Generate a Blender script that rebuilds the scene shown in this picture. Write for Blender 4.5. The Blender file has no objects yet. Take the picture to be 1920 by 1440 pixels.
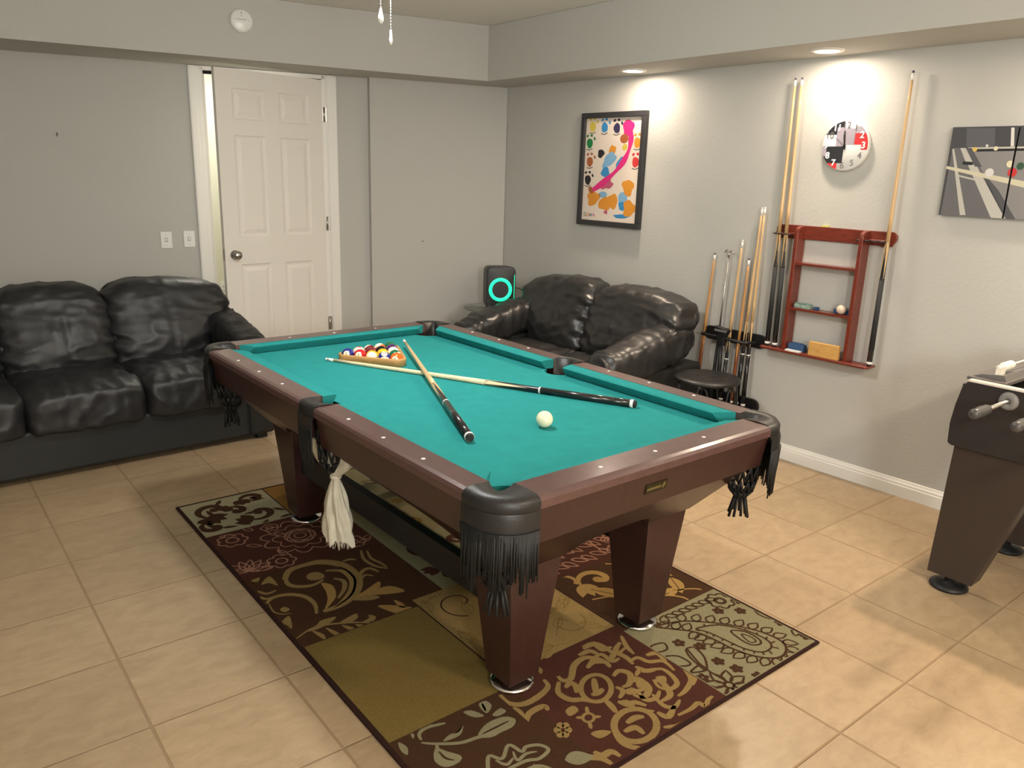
import bpy, math, random
from mathutils import Vector, Matrix, noise
random.seed(7)
scene = bpy.context.scene
COL = scene.collection
PI = math.pi

# ------------------------------------------------------------------ camera
FPX = 1466.17
CAM = Vector((4.20989, -0.42583, 1.59478))
YAW, PITCH, ROLL = 2.463171, 0.260570, 0.032642
fw = Vector((math.cos(YAW)*math.cos(PITCH), math.sin(YAW)*math.cos(PITCH), -math.sin(PITCH)))
r0 = Vector((math.sin(YAW), -math.cos(YAW), 0)); u0 = r0.cross(fw)
RT = r0*math.cos(ROLL) + u0*math.sin(ROLL)
UP = -r0*math.sin(ROLL) + u0*math.cos(ROLL)
cd = bpy.data.cameras.new('camera'); cam = bpy.data.objects.new('camera', cd); COL.objects.link(cam)
cam.matrix_world = Matrix(((RT.x, UP.x, -fw.x, CAM.x), (RT.y, UP.y, -fw.y, CAM.y), (RT.z, UP.z, -fw.z, CAM.z), (0, 0, 0, 1)))
cd.sensor_fit = 'HORIZONTAL'; cd.sensor_width = 36.0; cd.lens = 36.0*FPX/1920; cd.clip_start = 0.05; cd.clip_end = 60
scene.camera = cam

# ------------------------------------------------------------------ render look, world
scene.view_settings.view_transform = 'Standard'; scene.view_settings.look = 'None'
scene.view_settings.gamma = 1.0; scene.view_settings.exposure = 0.08
scene.view_settings.use_curve_mapping = False
w = bpy.data.worlds.new('world'); scene.world = w; w.use_nodes = True
w.node_tree.nodes['Background'].inputs[0].default_value = (0.9, 0.85, 0.75, 1)
w.node_tree.nodes['Background'].inputs[1].default_value = 0.05

# ------------------------------------------------------------------ room frames
K = Vector((-0.9455, 3.5817, 0)); ZS = 2.256; ZC = 2.63
WA, WB = -0.29356, 0.02386
TR = Vector((1, WB, 0)).normalized(); NR = Vector((TR.y, -TR.x, 0))         # clock wall: along, into room
TL = Vector((WA, -1, 0)).normalized(); NL = Vector((-TL.y, TL.x, 0))        # door wall: along (to the left), into room
if NL.x < 0: NL = -NL
ANG_R = math.atan2(TR.y, TR.x); ANG_L = math.atan2(-TL.y, -TL.x)
TA = 0.0132; TC = Vector((1.7446, 1.2706, 0))

def ray(u, v): return fw + RT*((u-960)/FPX) - UP*((v-720)/FPX)
def hit(u, v, o, n):
    d = ray(u, v); return CAM + d*((o-CAM).dot(n)/d.dot(n))
def onz(u, v, z): return hit(u, v, Vector((0, 0, z)), Vector((0, 0, 1)))
def RW(u, v, d=0.0):      # point of the clock wall (or a plane d in front of it): metres along, height
    p = hit(u, v, K+NR*d, NR); return ((p-K).dot(TR), p.z)

# ------------------------------------------------------------------ lights
def area(name, loc, size, power, col, rot=(0, 0, 0), shape='DISK', spread=PI):
    l = bpy.data.lights.new(name, 'AREA'); l.shape = shape; l.size = size; l.energy = power; l.color = col; l.spread = spread
    o = bpy.data.objects.new(name, l); o.location = loc; o.rotation_euler = rot; COL.objects.link(o); return o
DOWN = []
for s in (1.50, 2.80, 4.10, 5.40):
    p = K + TR*s + NR*0.21; DOWN.append((p.x, p.y))
    area('downlight_lamp', (p.x, p.y, ZS-0.006), 0.09, 5.5, (1.0, 0.82, 0.66))
    area('downlight_beam', (p.x, p.y, ZS-0.007), 0.09, 9.5, (1.0, 0.79, 0.58), rot=(-.42, 0, 0), spread=1.6)
FAN = (1.60, 1.08)
l = bpy.data.lights.new('fan_lamp', 'POINT'); l.energy = 30; l.color = (0.97, 0.99, 0.97); l.shadow_soft_size = 0.10
o = bpy.data.objects.new('fan_lamp', l); o.location = (FAN[0], FAN[1], 2.26); COL.objects.link(o)
area('fan_lamp_down', (FAN[0], FAN[1], 2.25), 0.16, 16, (0.98, 0.97, 0.92))
# unseen fill lamps added behind the camera to brighten walls and floor
area('rear_fill', (4.6, -1.6, 2.58), 0.5, 2, (1.0, 0.93, 0.80))
l = bpy.data.lights.new('rear_fill_point', 'POINT'); l.energy = 215; l.color = (1.0, 0.99, 0.97); l.shadow_soft_size = 0.25  # unseen point fill, added to lift the door wall
o = bpy.data.objects.new('rear_fill_point', l); o.location = (6.1, -.7, 1.85); COL.objects.link(o)
area('rear_fill', (5.3, 1.6, 2.58), 0.4, 78, (1.0, 0.84, 0.66))

# ------------------------------------------------------------------ materials
def nt(name):
    m = bpy.data.materials.new(name); m.use_nodes = True
    return m, m.node_tree.nodes, m.node_tree.links, m.node_tree.nodes['Principled BSDF']
def mat(name, col, rough=0.5, metal=0.0, spec=0.5, bump=0.0, bscale=200, var=0.0, vscale=8, emit=None, estr=0, coat=0.0, trans=0.0, ior=1.45, stretch=None):
    m, n, L, b = nt(name)
    b.inputs['Base Color'].default_value = (*col, 1); b.inputs['Roughness'].default_value = rough
    b.inputs['Metallic'].default_value = metal; b.inputs['Specular IOR Level'].default_value = spec
    b.inputs['Coat Weight'].default_value = coat; b.inputs['Coat Roughness'].default_value = 0.15
    b.inputs['Transmission Weight'].default_value = trans; b.inputs['IOR'].default_value = ior
    if emit: b.inputs['Emission Color'].default_value = (*emit, 1); b.inputs['Emission Strength'].default_value = estr
    if bump or var:
        tc = n.new('ShaderNodeTexCoord'); mp = n.new('ShaderNodeMapping'); L.new(tc.outputs['Object'], mp.inputs[0])
        if stretch: mp.inputs['Scale'].default_value = stretch
    if bump:
        t = n.new('ShaderNodeTexNoise'); t.inputs['Scale'].default_value = bscale; t.inputs['Detail'].default_value = 4
        L.new(mp.outputs[0], t.inputs[0])
        bp = n.new('ShaderNodeBump'); bp.inputs['Strength'].default_value = bump; bp.inputs['Distance'].default_value = 0.002
        L.new(t.outputs[0], bp.inputs['Height']); L.new(bp.outputs[0], b.inputs['Normal'])
    if var:
        t = n.new('ShaderNodeTexNoise'); t.inputs['Scale'].default_value = vscale; t.inputs['Detail'].default_value = 5
        L.new(mp.outputs[0], t.inputs[0])
        rp = n.new('ShaderNodeValToRGB'); e = rp.color_ramp.elements
        e[0].position = .3; e[1].position = .7
        e[0].color = (*[c*(1-var) for c in col], 1); e[1].color = (*[min(1, c*(1+var)) for c in col], 1)
        L.new(t.outputs[0], rp.inputs[0]); L.new(rp.outputs[0], b.inputs['Base Color'])
    return m
def lin(r, g, b):
    f = lambda c: (c/255/12.92) if c/255 <= .04045 else ((c/255+.055)/1.055)**2.4
    return (f(r), f(g), f(b))

M = {}
M['wall'] = mat('wall_paint', lin(193, 192, 186), 0.75, bump=0.22, bscale=90)
M['wall_text'] = mat('orange_peel_wall_paint', lin(193, 192, 186), 0.7, bump=0.55, bscale=55)
M['ceiling'] = mat('popcorn_ceiling', lin(238, 236, 230), 0.9, bump=1.0, bscale=60)
M['white'] = mat('white_trim_paint', lin(238, 235, 228), 0.4)
M['door'] = mat('white_door_paint', lin(240, 235, 226), 0.42)
M['cream'] = mat('cream_hall_paint', lin(226, 226, 208), 0.7)
M['plate'] = mat('white_plastic', lin(236, 236, 232), 0.3)
M['nail'] = mat('tarnished_nail', (0.12,0.1,0.08), .6)
M['dark'] = mat('dark_gap', (0.01, 0.01, 0.01), 0.8)
M['chrome'] = mat('chrome', (0.75, 0.74, 0.72), 0.12, metal=1)
M['nickel'] = mat('brushed_nickel', (0.5, 0.48, 0.45), 0.28, metal=1)
M['steel'] = mat('steel', (0.55, 0.55, 0.53), 0.3, metal=1)
M['blackp'] = mat('black_plastic', (0.012, 0.012, 0.012), 0.42)
M['blackm'] = mat('black_metal', (0.02, 0.02, 0.02), 0.45, metal=0.3)
M['lam'] = mat('mahogany_laminate', lin(52, 30, 26), 0.34, var=0.18, vscale=14, stretch=(0.6, 3, 3), coat=0.15)
M['railtop'] = mat('mahogany_rail_top', lin(84, 60, 56), 0.32, var=0.12, vscale=30, coat=0.25)
M['cast'] = mat('black_pocket_leather', (0.016, 0.015, 0.014), 0.4, bump=0.3, bscale=300)
M['fringe'] = mat('black_leather_fringe', (0.007, 0.0075, 0.007), 0.6)
M['felt'] = mat('teal_felt', lin(40, 132, 131), 0.95, spec=0.1, bump=0.25, bscale=700, var=0.05, vscale=20)
M['pearl'] = mat('pearl_inlay', (0.85, 0.83, 0.8), 0.2)
M['maple'] = mat('maple_shaft', lin(226, 210, 172), 0.3, var=0.06, vscale=30, stretch=(6, 6, .5), coat=.3)
M['maple3'] = mat('tan_maple_shaft', lin(208, 174, 126), 0.3, var=0.06, vscale=30, stretch=(6, 6, .5), coat=.3)
M['maple2'] = mat('honey_maple_shaft', lin(190, 140, 84), 0.32, var=0.1, vscale=30, stretch=(6, 6, .5), coat=.3)
M['walnut'] = mat('brown_cue_butt', lin(120, 66, 34), 0.35, var=0.1, vscale=20, coat=.2)
M['butt'] = mat('black_cue_butt', (0.012, 0.012, 0.013), 0.22, coat=.4)
M['wrap'] = mat('dark_grey_cue_wrap', lin(44, 46, 46), 0.7, bump=0.4, bscale=600)
M['ferr'] = mat('white_ferrule', (0.85, 0.84, 0.8), 0.3)
M['tip'] = mat('blue_grey_cue_tip', lin(90, 90, 100), 0.9)
M['rub'] = mat('black_rubber', (0.015, 0.015, 0.015), 0.7)
M['cherry'] = mat('cherry_wood', lin(114, 48, 33), 0.32, var=0.2, vscale=18, stretch=(1, 4, 4), coat=.3)
M['oak'] = mat('light_oak', lin(206, 160, 92), 0.45, var=0.14, vscale=25, stretch=(1, 5, 5))
M['rackw'] = mat('oak_rack_wood', lin(186, 142, 88), 0.42, var=0.12, vscale=30, stretch=(1, 1, 6))
M['towel'] = mat('white_cotton_towel', lin(214, 208, 188), 0.95, spec=0.1, bump=0.8, bscale=300, var=.05, vscale=40)
M['cue'] = mat('ivory_ball', lin(238, 230, 196), 0.12, coat=.5)
M['chalk'] = mat('blue_chalk', lin(52, 84, 124), 0.9)
M['paperg'] = mat('green_and_white_chalk_wrap', lin(128, 150, 140), 0.8, var=.5, vscale=60)
M['grey'] = mat('grey_plastic', lin(120, 118, 116), 0.4)
M['foos'] = mat('charcoal_laminate', lin(46, 42, 40), 0.4, bump=.1, bscale=300)
M['foosleg'] = mat('dark_brown_laminate', lin(58, 48, 42), 0.4)
M['ring'] = mat('green_light_ring', (0.0, 0.5, 0.25), 0.4, emit=(0.02, 1.0, 0.42), estr=1.3)
M['lens'] = mat('lamp_lens', (1, 1, 1), 0.4, emit=(1.0, 0.88, 0.72), estr=14)
M['globe'] = mat('frosted_globe', (0.9, 0.9, 0.88), 0.4, emit=(1.0, 0.97, 0.9), estr=5)
M['glass'] = mat('clear_green_glass', (0.82, 0.93, 0.87), 0.05, trans=0.95, ior=1.5)
M['plant'] = mat('wood_brown', lin(90, 60, 40), .5)

# leather
def leather(name, base, rough):
    m, n, L, b = nt(name)
    b.inputs['Base Color'].default_value = (*base, 1); b.inputs['Specular IOR Level'].default_value = 0.55
    tc = n.new('ShaderNodeTexCoord')
    v = n.new('ShaderNodeTexVoronoi'); v.inputs['Scale'].default_value = 260; L.new(tc.outputs['Object'], v.inputs[0])
    mpn = n.new('ShaderNodeMapping'); mpn.inputs['Scale'].default_value = (1.6, 1.0, .55); L.new(tc.outputs['Object'], mpn.inputs[0])
    t = n.new('ShaderNodeTexNoise'); t.inputs['Scale'].default_value = 16; t.inputs['Detail'].default_value = 6; t.inputs['Distortion'].default_value = .3
    L.new(mpn.outputs[0], t.inputs[0])
    t2 = n.new('ShaderNodeTexNoise'); t2.inputs['Scale'].default_value = 5; t2.inputs['Detail'].default_value = 3; L.new(tc.outputs['Object'], t2.inputs[0])
    rr = n.new('ShaderNodeMapRange'); rr.inputs[3].default_value = rough-.05; rr.inputs[4].default_value = rough+.16
    L.new(t2.outputs[0], rr.inputs[0]); L.new(rr.outputs[0], b.inputs['Roughness'])
    b1 = n.new('ShaderNodeBump'); b1.inputs['Strength'].default_value = .28; b1.inputs['Distance'].default_value = .008; L.new(t.outputs[0], b1.inputs['Height'])
    b2 = n.new('ShaderNodeBump'); b2.inputs['Strength'].default_value = .12; b2.inputs['Distance'].default_value = .0008
    L.new(v.outputs[0], b2.inputs['Height']); L.new(b1.outputs[0], b2.inputs['Normal']); L.new(b2.outputs[0], b.inputs['Normal'])
    return m
M['leather'] = leather('black_leather', (0.010, 0.0105, 0.012), 0.42)
M['leather2'] = leather('worn_black_leather', (0.019, 0.0185, 0.0185), 0.30)
M['vinyl'] = mat('black_sofa_base_vinyl', (0.014, 0.015, 0.014), 0.55, bump=.2, bscale=200)

# floor tiles: square grid in metres, 0.41 m pitch, aligned with the clock wall
def floor_mat():
    m, n, L, b = nt('beige_ceramic_tile')
    g = n.new('ShaderNodeNewGeometry'); sx = n.new('ShaderNodeSeparateXYZ'); L.new(g.outputs['Position'], sx.inputs[0])
    def math_(op, a, bb=None, c=None):
        q = n.new('ShaderNodeMath'); q.operation = op
        for i, x in enumerate((a, bb, c)):
            if x is None: continue
            if isinstance(x, (int, float)): q.inputs[i].default_value = x
            else: L.new(x, q.inputs[i])
        return q.outputs[0]
    T = 0.41; G = 0.0040
    cells = []; dist = []
    for ax in (0, 1):
        u = math_('DIVIDE', sx.outputs[ax], T)
        u = math_('ADD', u, 100.0)
        fl = math_('FLOOR', u); fr = math_('SUBTRACT', u, fl)
        d = math_('MINIMUM', fr, math_('SUBTRACT', 1.0, fr)); dist.append(math_('MULTIPLY', d, T)); cells.append(fl)
    dmin = math_('MINIMUM', dist[0], dist[1])
    mr = n.new('ShaderNodeMapRange'); mr.interpolation_type = 'SMOOTHSTEP'
    mr.inputs[1].default_value = G*.6; mr.inputs[2].default_value = G*1.3; L.new(dmin, mr.inputs[0])
    cb = n.new('ShaderNodeCombineXYZ'); L.new(cells[0], cb.inputs[0]); L.new(cells[1], cb.inputs[1])
    wn = n.new('ShaderNodeTexWhiteNoise'); wn.noise_dimensions = '3D'; L.new(cb.outputs[0], wn.inputs[0])
    # per-tile offset of the mottling
    vm = n.new('ShaderNodeVectorMath'); vm.operation = 'MULTIPLY_ADD'; vm.inputs[1].default_value = (7, 7, 7)
    L.new(wn.outputs['Color'], vm.inputs[0]); L.new(g.outputs['Position'], vm.inputs[2])
    mp = n.new('ShaderNodeMapping'); mp.inputs['Scale'].default_value = (2.0, 1.0, 1.0); L.new(vm.outputs[0], mp.inputs[0])
    t = n.new('ShaderNodeTexNoise'); t.inputs['Scale'].default_value = 11; t.inputs['Detail'].default_value = 8; t.inputs['Roughness'].default_value = .66; t.inputs['Distortion'].default_value = .4
    L.new(mp.outputs[0], t.inputs[0])
    rp = n.new('ShaderNodeValToRGB'); e = rp.color_ramp.elements
    e[0].position = .30; e[0].color = (*lin(148, 127, 99), 1); e[1].position = .74; e[1].color = (*lin(168, 147, 117), 1)
    q = rp.color_ramp.elements.new(.52); q.color = (*lin(160, 138, 108), 1)
    L.new(t.outputs[0], rp.inputs[0])
    hv = n.new('ShaderNodeHueSaturation'); L.new(rp.outputs[0], hv.inputs['Color'])
    vr = n.new('ShaderNodeMapRange'); vr.inputs[3].default_value = .93; vr.inputs[4].default_value = 1.06; L.new(wn.outputs['Value'], vr.inputs[0]); L.new(vr.outputs[0], hv.inputs['Value'])
    mx = n.new('ShaderNodeMix'); mx.data_type = 'RGBA'; L.new(mr.outputs[0], mx.inputs[0])
    mx.inputs[6].default_value = (*lin(140, 116, 86), 1); L.new(hv.outputs[0], mx.inputs[7]); L.new(mx.outputs[2], b.inputs['Base Color'])
    rm = n.new('ShaderNodeMapRange'); rm.inputs[3].default_value = .75; rm.inputs[4].default_value = .36; L.new(mr.outputs[0], rm.inputs[0]); L.new(rm.outputs[0], b.inputs['Roughness'])
    b1 = n.new('ShaderNodeBump'); b1.inputs['Strength'].default_value = .8; b1.inputs['Distance'].default_value = .0025; L.new(mr.outputs[0], b1.inputs['Height'])
    b2 = n.new('ShaderNodeBump'); b2.inputs['Strength'].default_value = .12; b2.inputs['Distance'].default_value = .002; L.new(t.outputs[0], b2.inputs['Height']); L.new(b1.outputs[0], b2.inputs['Normal']); L.new(b2.outputs[0], b.inputs['Normal'])
    return m
M['floor'] = floor_mat()

def rugm(name, col):
    return mat('rug_'+name, col, 0.98, spec=0.05, bump=0.9, bscale=500, var=.16, vscale=260)

# ------------------------------------------------------------------ mesh helpers
class MB:
    def __init__(s): s.v = []; s.f = []; s.m = []; s.sm = []
    def add(s, vs, fs, mi=0, smooth=False):
        o = len(s.v); s.v += [tuple(p) for p in vs]
        for f in fs: s.f.append(tuple(i+o for i in f)); s.m.append(mi); s.sm.append(smooth)
        return s
    def box(s, c, h, mi=0, rz=0.0, mtx=None):       # centre, half sizes
        vs = []
        for x in (-1, 1):
            for y in (-1, 1):
                for z in (-1, 1): vs.append(Vector((x*h[0], y*h[1], z*h[2])))
        R = mtx if mtx else Matrix.Rotation(rz, 3, 'Z')
        vs = [R @ p + Vector(c) for p in vs]
        return s.add(vs, [(0, 1, 3, 2), (4, 6, 7, 5), (0, 4, 5, 1), (2, 3, 7, 6), (0, 2, 6, 4), (1, 5, 7, 3)], mi)
    def bar(s, x0, x1, y0, y1, z0, z1, mi=0): return s.box(((x0+x1)/2, (y0+y1)/2, (z0+z1)/2), (abs(x1-x0)/2, abs(y1-y0)/2, abs(z1-z0)/2), mi)
    def prism(s, poly, a, b, axis='z', mi=0, smooth=False):   # polygon swept between a and b
        n = len(poly)
        def P(p, t): return {'z': (p[0], p[1], t), 'y': (p[0], t, p[1]), 'x': (t, p[0], p[1])}[axis]
        vs = [P(p, a) for p in poly]+[P(p, b) for p in poly]
        s.add(vs, [tuple(range(n))[::-1], tuple(range(n, 2*n))], mi)
        o = len(s.v)-2*n
        for i in range(n):
            j = (i+1) % n; s.f.append((o+i, o+j, o+n+j, o+n+i)); s.m.append(mi); s.sm.append(smooth)
        return s
    def tube(s, pts, r, seg=10, mi=0, caps=True, smooth=True):
        pts = [Vector(p) for p in pts]; n = len(pts)
        rr = r if isinstance(r, (list, tuple)) else [r]*n
        o = len(s.v); t0 = (pts[1]-pts[0]).normalized()
        a = Vector((0, 0, 1)) if abs(t0.z) < .9 else Vector((1, 0, 0))
        nx = t0.cross(a).normalized()
        for i, p in enumerate(pts):
            t = (pts[min(i+1, n-1)]-pts[max(i-1, 0)]).normalized()
            nx = (nx - t*nx.dot(t)).normalized(); ny = t.cross(nx)
            for k in range(seg):
                q = 2*PI*k/seg; s.v.append(tuple(p+(nx*math.cos(q)+ny*math.sin(q))*rr[i]))
        for i in range(n-1):
            for k in range(seg):
                k2 = (k+1) % seg; s.f.append((o+i*seg+k, o+i*seg+k2, o+(i+1)*seg+k2, o+(i+1)*seg+k)); s.m.append(mi); s.sm.append(smooth)
        if caps:
            s.f.append(tuple(o+k for k in range(seg))[::-1]); s.m.append(mi); s.sm.append(False)
            s.f.append(tuple(o+(n-1)*seg+k for k in range(seg))); s.m.append(mi); s.sm.append(False)
        return s
    def lathe(s, prof, c=(0, 0, 0), seg=32, mi=0, smooth=True, M3=None, a0=0, a1=2*PI):   # profile (r, z)
        n = len(prof); o = len(s.v); full = abs(a1-a0-2*PI) < 1e-6; ns = seg if full else seg+1
        for k in range(ns):
            q = a0+(a1-a0)*k/seg
            for r, z in prof:
                p = Vector((r*math.cos(q), r*math.sin(q), z))
                if M3: p = M3 @ p
                s.v.append(tuple(p+Vector(c)))
        for k in range(seg):
            k2 = (k+1) % ns
            for i in range(n-1):
                s.f.append((o+k*n+i, o+k2*n+i, o+k2*n+i+1, o+k*n+i+1)); s.m.append(mi); s.sm.append(smooth)
        return s
    def sphere(s, c, r, seg=24, mi=0, sc=(1, 1, 1)):
        prof = [(max(1e-5, math.sin(PI*i/(seg//2)))*r, -math.cos(PI*i/(seg//2))*r) for i in range(seg//2+1)]
        return s.lathe(prof, c, seg, mi, True, Matrix.Diagonal(sc))
    def build(s, name, mats, parent=None, loc=None, rot=None, bevel=0, sub=0, kind=None, label=None):
        me = bpy.data.meshes.new(name); me.from_pydata(s.v, [], s.f)
        if not isinstance(mats, (list, tuple)): mats = [mats]
        for mm in mats: me.materials.append(M[mm] if isinstance(mm, str) else mm)
        for p, mi, sm in zip(me.polygons, s.m, s.sm): p.material_index = mi; p.use_smooth = sm
        me.validate(); me.update()
        o = bpy.data.objects.new(name, me); COL.objects.link(o)
        if parent: o.parent = parent
        if loc is not None: o.location = loc
        if rot is not None: o.rotation_euler = rot
        if bevel:
            b = o.modifiers.new('bevel', 'BEVEL'); b.width = bevel; b.segments = 3; b.limit_method = 'ANGLE'; b.angle_limit = math.radians(40)
            for p in me.polygons: p.use_smooth = True
            try:
                me.set_sharp_from_angle(angle=math.radians(35))
            except Exception: pass
        if sub:
            b = o.modifiers.new('sub', 'SUBSURF'); b.levels = sub; b.render_levels = sub
        if kind: o['kind'] = kind
        if label: o['label'] = label
        return o
def thing(name, label, cat, loc=(0, 0, 0), rz=0.0, group=None, quat=None):
    o = bpy.data.objects.new(name, None); COL.objects.link(o); o.location = loc; o.empty_display_size = .1
    if quat is not None: o.rotation_mode = 'QUATERNION'; o.rotation_quaternion = quat
    else: o.rotation_euler = (0, 0, rz)
    o['label'] = label; o['category'] = cat
    if group: o['group'] = group
    return o
def tag(o, label, cat, group=None):
    o['label'] = label; o['category'] = cat
    if group: o['group'] = group
    return o
def text(name, body, size, mtx, m, parent=None, extr=0.0006, bold=False):
    cu = bpy.data.curves.new(name, 'FONT'); cu.body = body; cu.size = size; cu.extrude = extr; cu.align_x = 'CENTER'; cu.align_y = 'CENTER'
    if bold: cu.offset = size*0.025
    cu.resolution_u = 3
    tmp = bpy.data.objects.new(name+'_tmp', cu); COL.objects.link(tmp)
    bpy.context.view_layer.update()
    me = bpy.data.meshes.new_from_object(tmp.evaluated_get(bpy.context.evaluated_depsgraph_get()))
    bpy.data.objects.remove(tmp); me.materials.clear(); me.materials.append(M[m]); me.transform(mtx)
    o = bpy.data.objects.new(name, me); COL.objects.link(o)
    if parent: o.parent = parent
    return o
def wallm(x, y, z):   # text plane facing -y (local wall frame)
    return Matrix.Translation((x, y, z)) @ Matrix.Rotation(PI/2, 4, 'X')
def ss(t): t = max(0, min(1, t)); return t*t*(3-2*t)

# ------------------------------------------------------------------ room shell
def st(mb, name, m, **k): return mb.build(name, m, kind='structure', **k)
def wp(o, d, s, n): return (K + d*s + n*o)
b = MB(); b.add([(-6, -5, 0), (8, -5, 0), (8, 5, 0), (-6, 5, 0), (-6, -5, -.1), (8, -5, -.1), (8, 5, -.1), (-6, 5, -.1)], [(0, 1, 2, 3), (7, 6, 5, 4), (0, 4, 5, 1), (1, 5, 6, 2), (2, 6, 7, 3), (3, 7, 4, 0)])
st(b, 'floor', 'floor')
b = MB(); b.bar(-5, 8, -5, 4.2, ZC, ZC+.08); st(b, 'ceiling', 'ceiling')
# clock wall (local frame of the wall)
def wall_frame(ang, o): return dict(loc=K, rot=(0, 0, ang))
b = MB(); b.bar(-.14, 8.5, 0, .12, 0, ZC); st(b, 'wall_right', 'wall_text', **wall_frame(ANG_R, None))
# door wall, local x = -s, front faces -y.  opening s 1.41..2.25 ; nearer part set forward by 7 cm
S0, S1, DH = 1.41, 2.25, 2.225
b = MB()
b.bar(-1.09, .0, -.015, .14, 0, ZC)                # forward part beside the corner
b.bar(-S0, -1.09, .055, .14, 0, ZC)
b.bar(-8.5, -S1, .055, .14, 0, ZC)
b.bar(-S1, -S0, .055, .14, DH, ZC)
st(b, 'wall_left', 'wall', **wall_frame(ANG_L, None))
b = MB(); b.bar(6.6, 6.7, -5, 4.2, 0, ZC); st(b, 'wall_east', 'wall')
b = MB(); b.bar(-5, 8, -4.3, -4.2, 0, ZC); st(b, 'wall_front', 'wall')
# hall beyond the door
hall = MB()
hall.bar(-3.6, -.2, 1.35, 1.45, 0, 2.5); hall.bar(-.3, -.2, .14, 1.4, 0, 2.5); hall.bar(-3.6, -3.5, .14, 1.4, 0, 2.5)
st(hall, 'wall_hall', 'cream', **wall_frame(ANG_L, None))
hc = MB(); hc.bar(-3.6, -.2, .14, 1.45, 2.5, 2.56); st(hc, 'trim_4', 'cream', **wall_frame(ANG_L, None))
hp = K + TL*1.95 - NL*.7
area('hall_lamp', (hp.x, hp.y, 2.47), .25, 22, (1.0, .95, .84))
# bulkheads round the raised ceiling tray
TX, TY = -0.70, 3.21
b = MB()
lo = [(-1.40, .1), (TX, TY)]
ex = Vector((lo[0][0]-lo[1][0], lo[0][1]-lo[1][1], 0)).normalized()
p0 = Vector((TX, TY, 0)); p1 = p0 + ex*7.2
k0 = K - NL*.06; k1 = K + TL*7.5 - NL*.06
b.prism([(p0.x, p0.y), (p1.x, p1.y), (k1.x, k1.y), (k0.x, k0.y)], ZS, ZC-.001)
st(b, 'trim_1', 'wall')
b = MB()
q1 = K + TR*8 ; 
b.prism([(TX, TY), (k0.x, k0.y), (q1.x, q1.y-.0), (q1.x, 3.20)], ZS, ZC-.002); st(b, 'trim_2', 'wall')
# baseboards
def base_prof(): return [(0, 0), (-.016, 0), (-.016, .06), (-.013, .066), (-.013, .074), (-.008, .084), (-.006, .092), (0, .094)]
b = MB(); b.prism(base_prof(), .02, 8.0, 'x'); st(b, 'baseboard_right', 'white', **wall_frame(ANG_R, None))
b = MB(); b.prism([(p[0]-.015, p[1]) for p in base_prof()], -1.09, -.02, 'x'); b.prism([(p[0]+.055, p[1]) for p in base_prof()], -1.32, -1.10, 'x'); b.prism([(p[0]+.055, p[1]) for p in base_prof()], -8, -2.32, 'x')
st(b, 'baseboard_left', 'white', **wall_frame(ANG_L, None))
# patched strip of wall left of the door
b = MB(); b.bar(-2.66, -2.655, .0535, .056, 0, 1.9); st(b, 'trim_3', 'wall', **wall_frame(ANG_L, None))

# door with casing, slab ajar
dr = bpy.data.objects.new('door_1', None); COL.objects.link(dr); dr.location = K; dr.rotation_euler = (0, 0, ANG_L); dr['kind'] = 'structure'
b = MB()
cz = DH+.02
for x0, x1 in ((-S0+.012, -S0+.085), (-S1-.075, -S1-.002)):
    b.bar(x0, x1, .035, .056, 0, ZS-.004); b.bar(x0+.008, x1-.03, .028, .036, 0, ZS-.004)
b.bar(-S1-.075, -S0+.085, .035, .056, cz, ZS-.004)
b.build('casing', 'white', dr)
b = MB(); b.bar(-S1-.003, -S1+.02, .04, .16, 0, cz); b.bar(-S0-.018, -S0+.013, .04, .16, 0, cz); b.bar(-S1, -S0, .04, .16, DH, cz)
b.bar(-S1+.018, -S1+.03, .09, .16, 0, cz)
b.build('jamb', 'white', dr)
b = MB(); b.bar(-S1+.02, -S1+.15, .085, .1, DH-.018, DH-.001); b.build('head_gap', 'dark', dr)
# slab: local coords hinge at x=0, extends to -x ; front face y=0, thickness .035
TH = math.radians(24); W = .81; H0, H1 = .012, DH-.008
sl = bpy.data.objects.new('slab', None)
def panel_rects():
    st_, pw = .115, .235
    xs = [(-W+st_, -W+st_+pw), (-st_-pw, -st_)]
    zs = [(.25, .93), (1.12, 1.80), (1.90, 2.10)]
    return [(x, z) for x in xs for z in zs]
def door_mesh():
    b = MB()
    rects = panel_rects()
    xs = sorted({-W, 0.0} | {x for r in rects for x in r[0]}); zs = sorted({H0, H1} | {z for r in rects for z in r[1]})
    def inside(x, z): return any(r[0][0] < x < r[0][1] and r[1][0] < z < r[1][1] for r in rects)
    for i in range(len(xs)-1):
        for j in range(len(zs)-1):
            if not inside((xs[i]+xs[i+1])/2, (zs[j]+zs[j+1])/2):
                b.add([(xs[i], 0, zs[j]), (xs[i+1], 0, zs[j]), (xs[i+1], 0, zs[j+1]), (xs[i], 0, zs[j+1])], [(0, 1, 2, 3)])
    for (x0, x1), (z0, z1) in rects:
        loops = []
        for ins, y in ((0, 0), (.008, .007), (.022, .009), (.05, .002), (.06, .002)):
            loops.append([(x0+ins, y, z0+ins), (x1-ins, y, z0+ins), (x1-ins, y, z1-ins), (x0+ins, y, z1-ins)])
        vs = [p for l in loops for p in l]; fs = []
        for k in range(len(loops)-1):
            for i in range(4): j = (i+1) % 4; fs.append((k*4+i, k*4+j, k*4+4+j, k*4+4+i))
        fs.append(tuple(range(len(vs)-4, len(vs))))
        b.add(vs, fs)
    t = .035
    b.add([(-W, 0, H0), (0, 0, H0), (0, 0, H1), (-W, 0, H1), (-W, t, H0), (0, t, H0), (0, t, H1), (-W, t, H1)], [(4, 7, 6, 5), (0, 3, 7, 4), (1, 5, 6, 2), (3, 2, 6, 7), (0, 4, 5, 1)])
    return b
hx, hy = -S0-.02, .030
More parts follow.
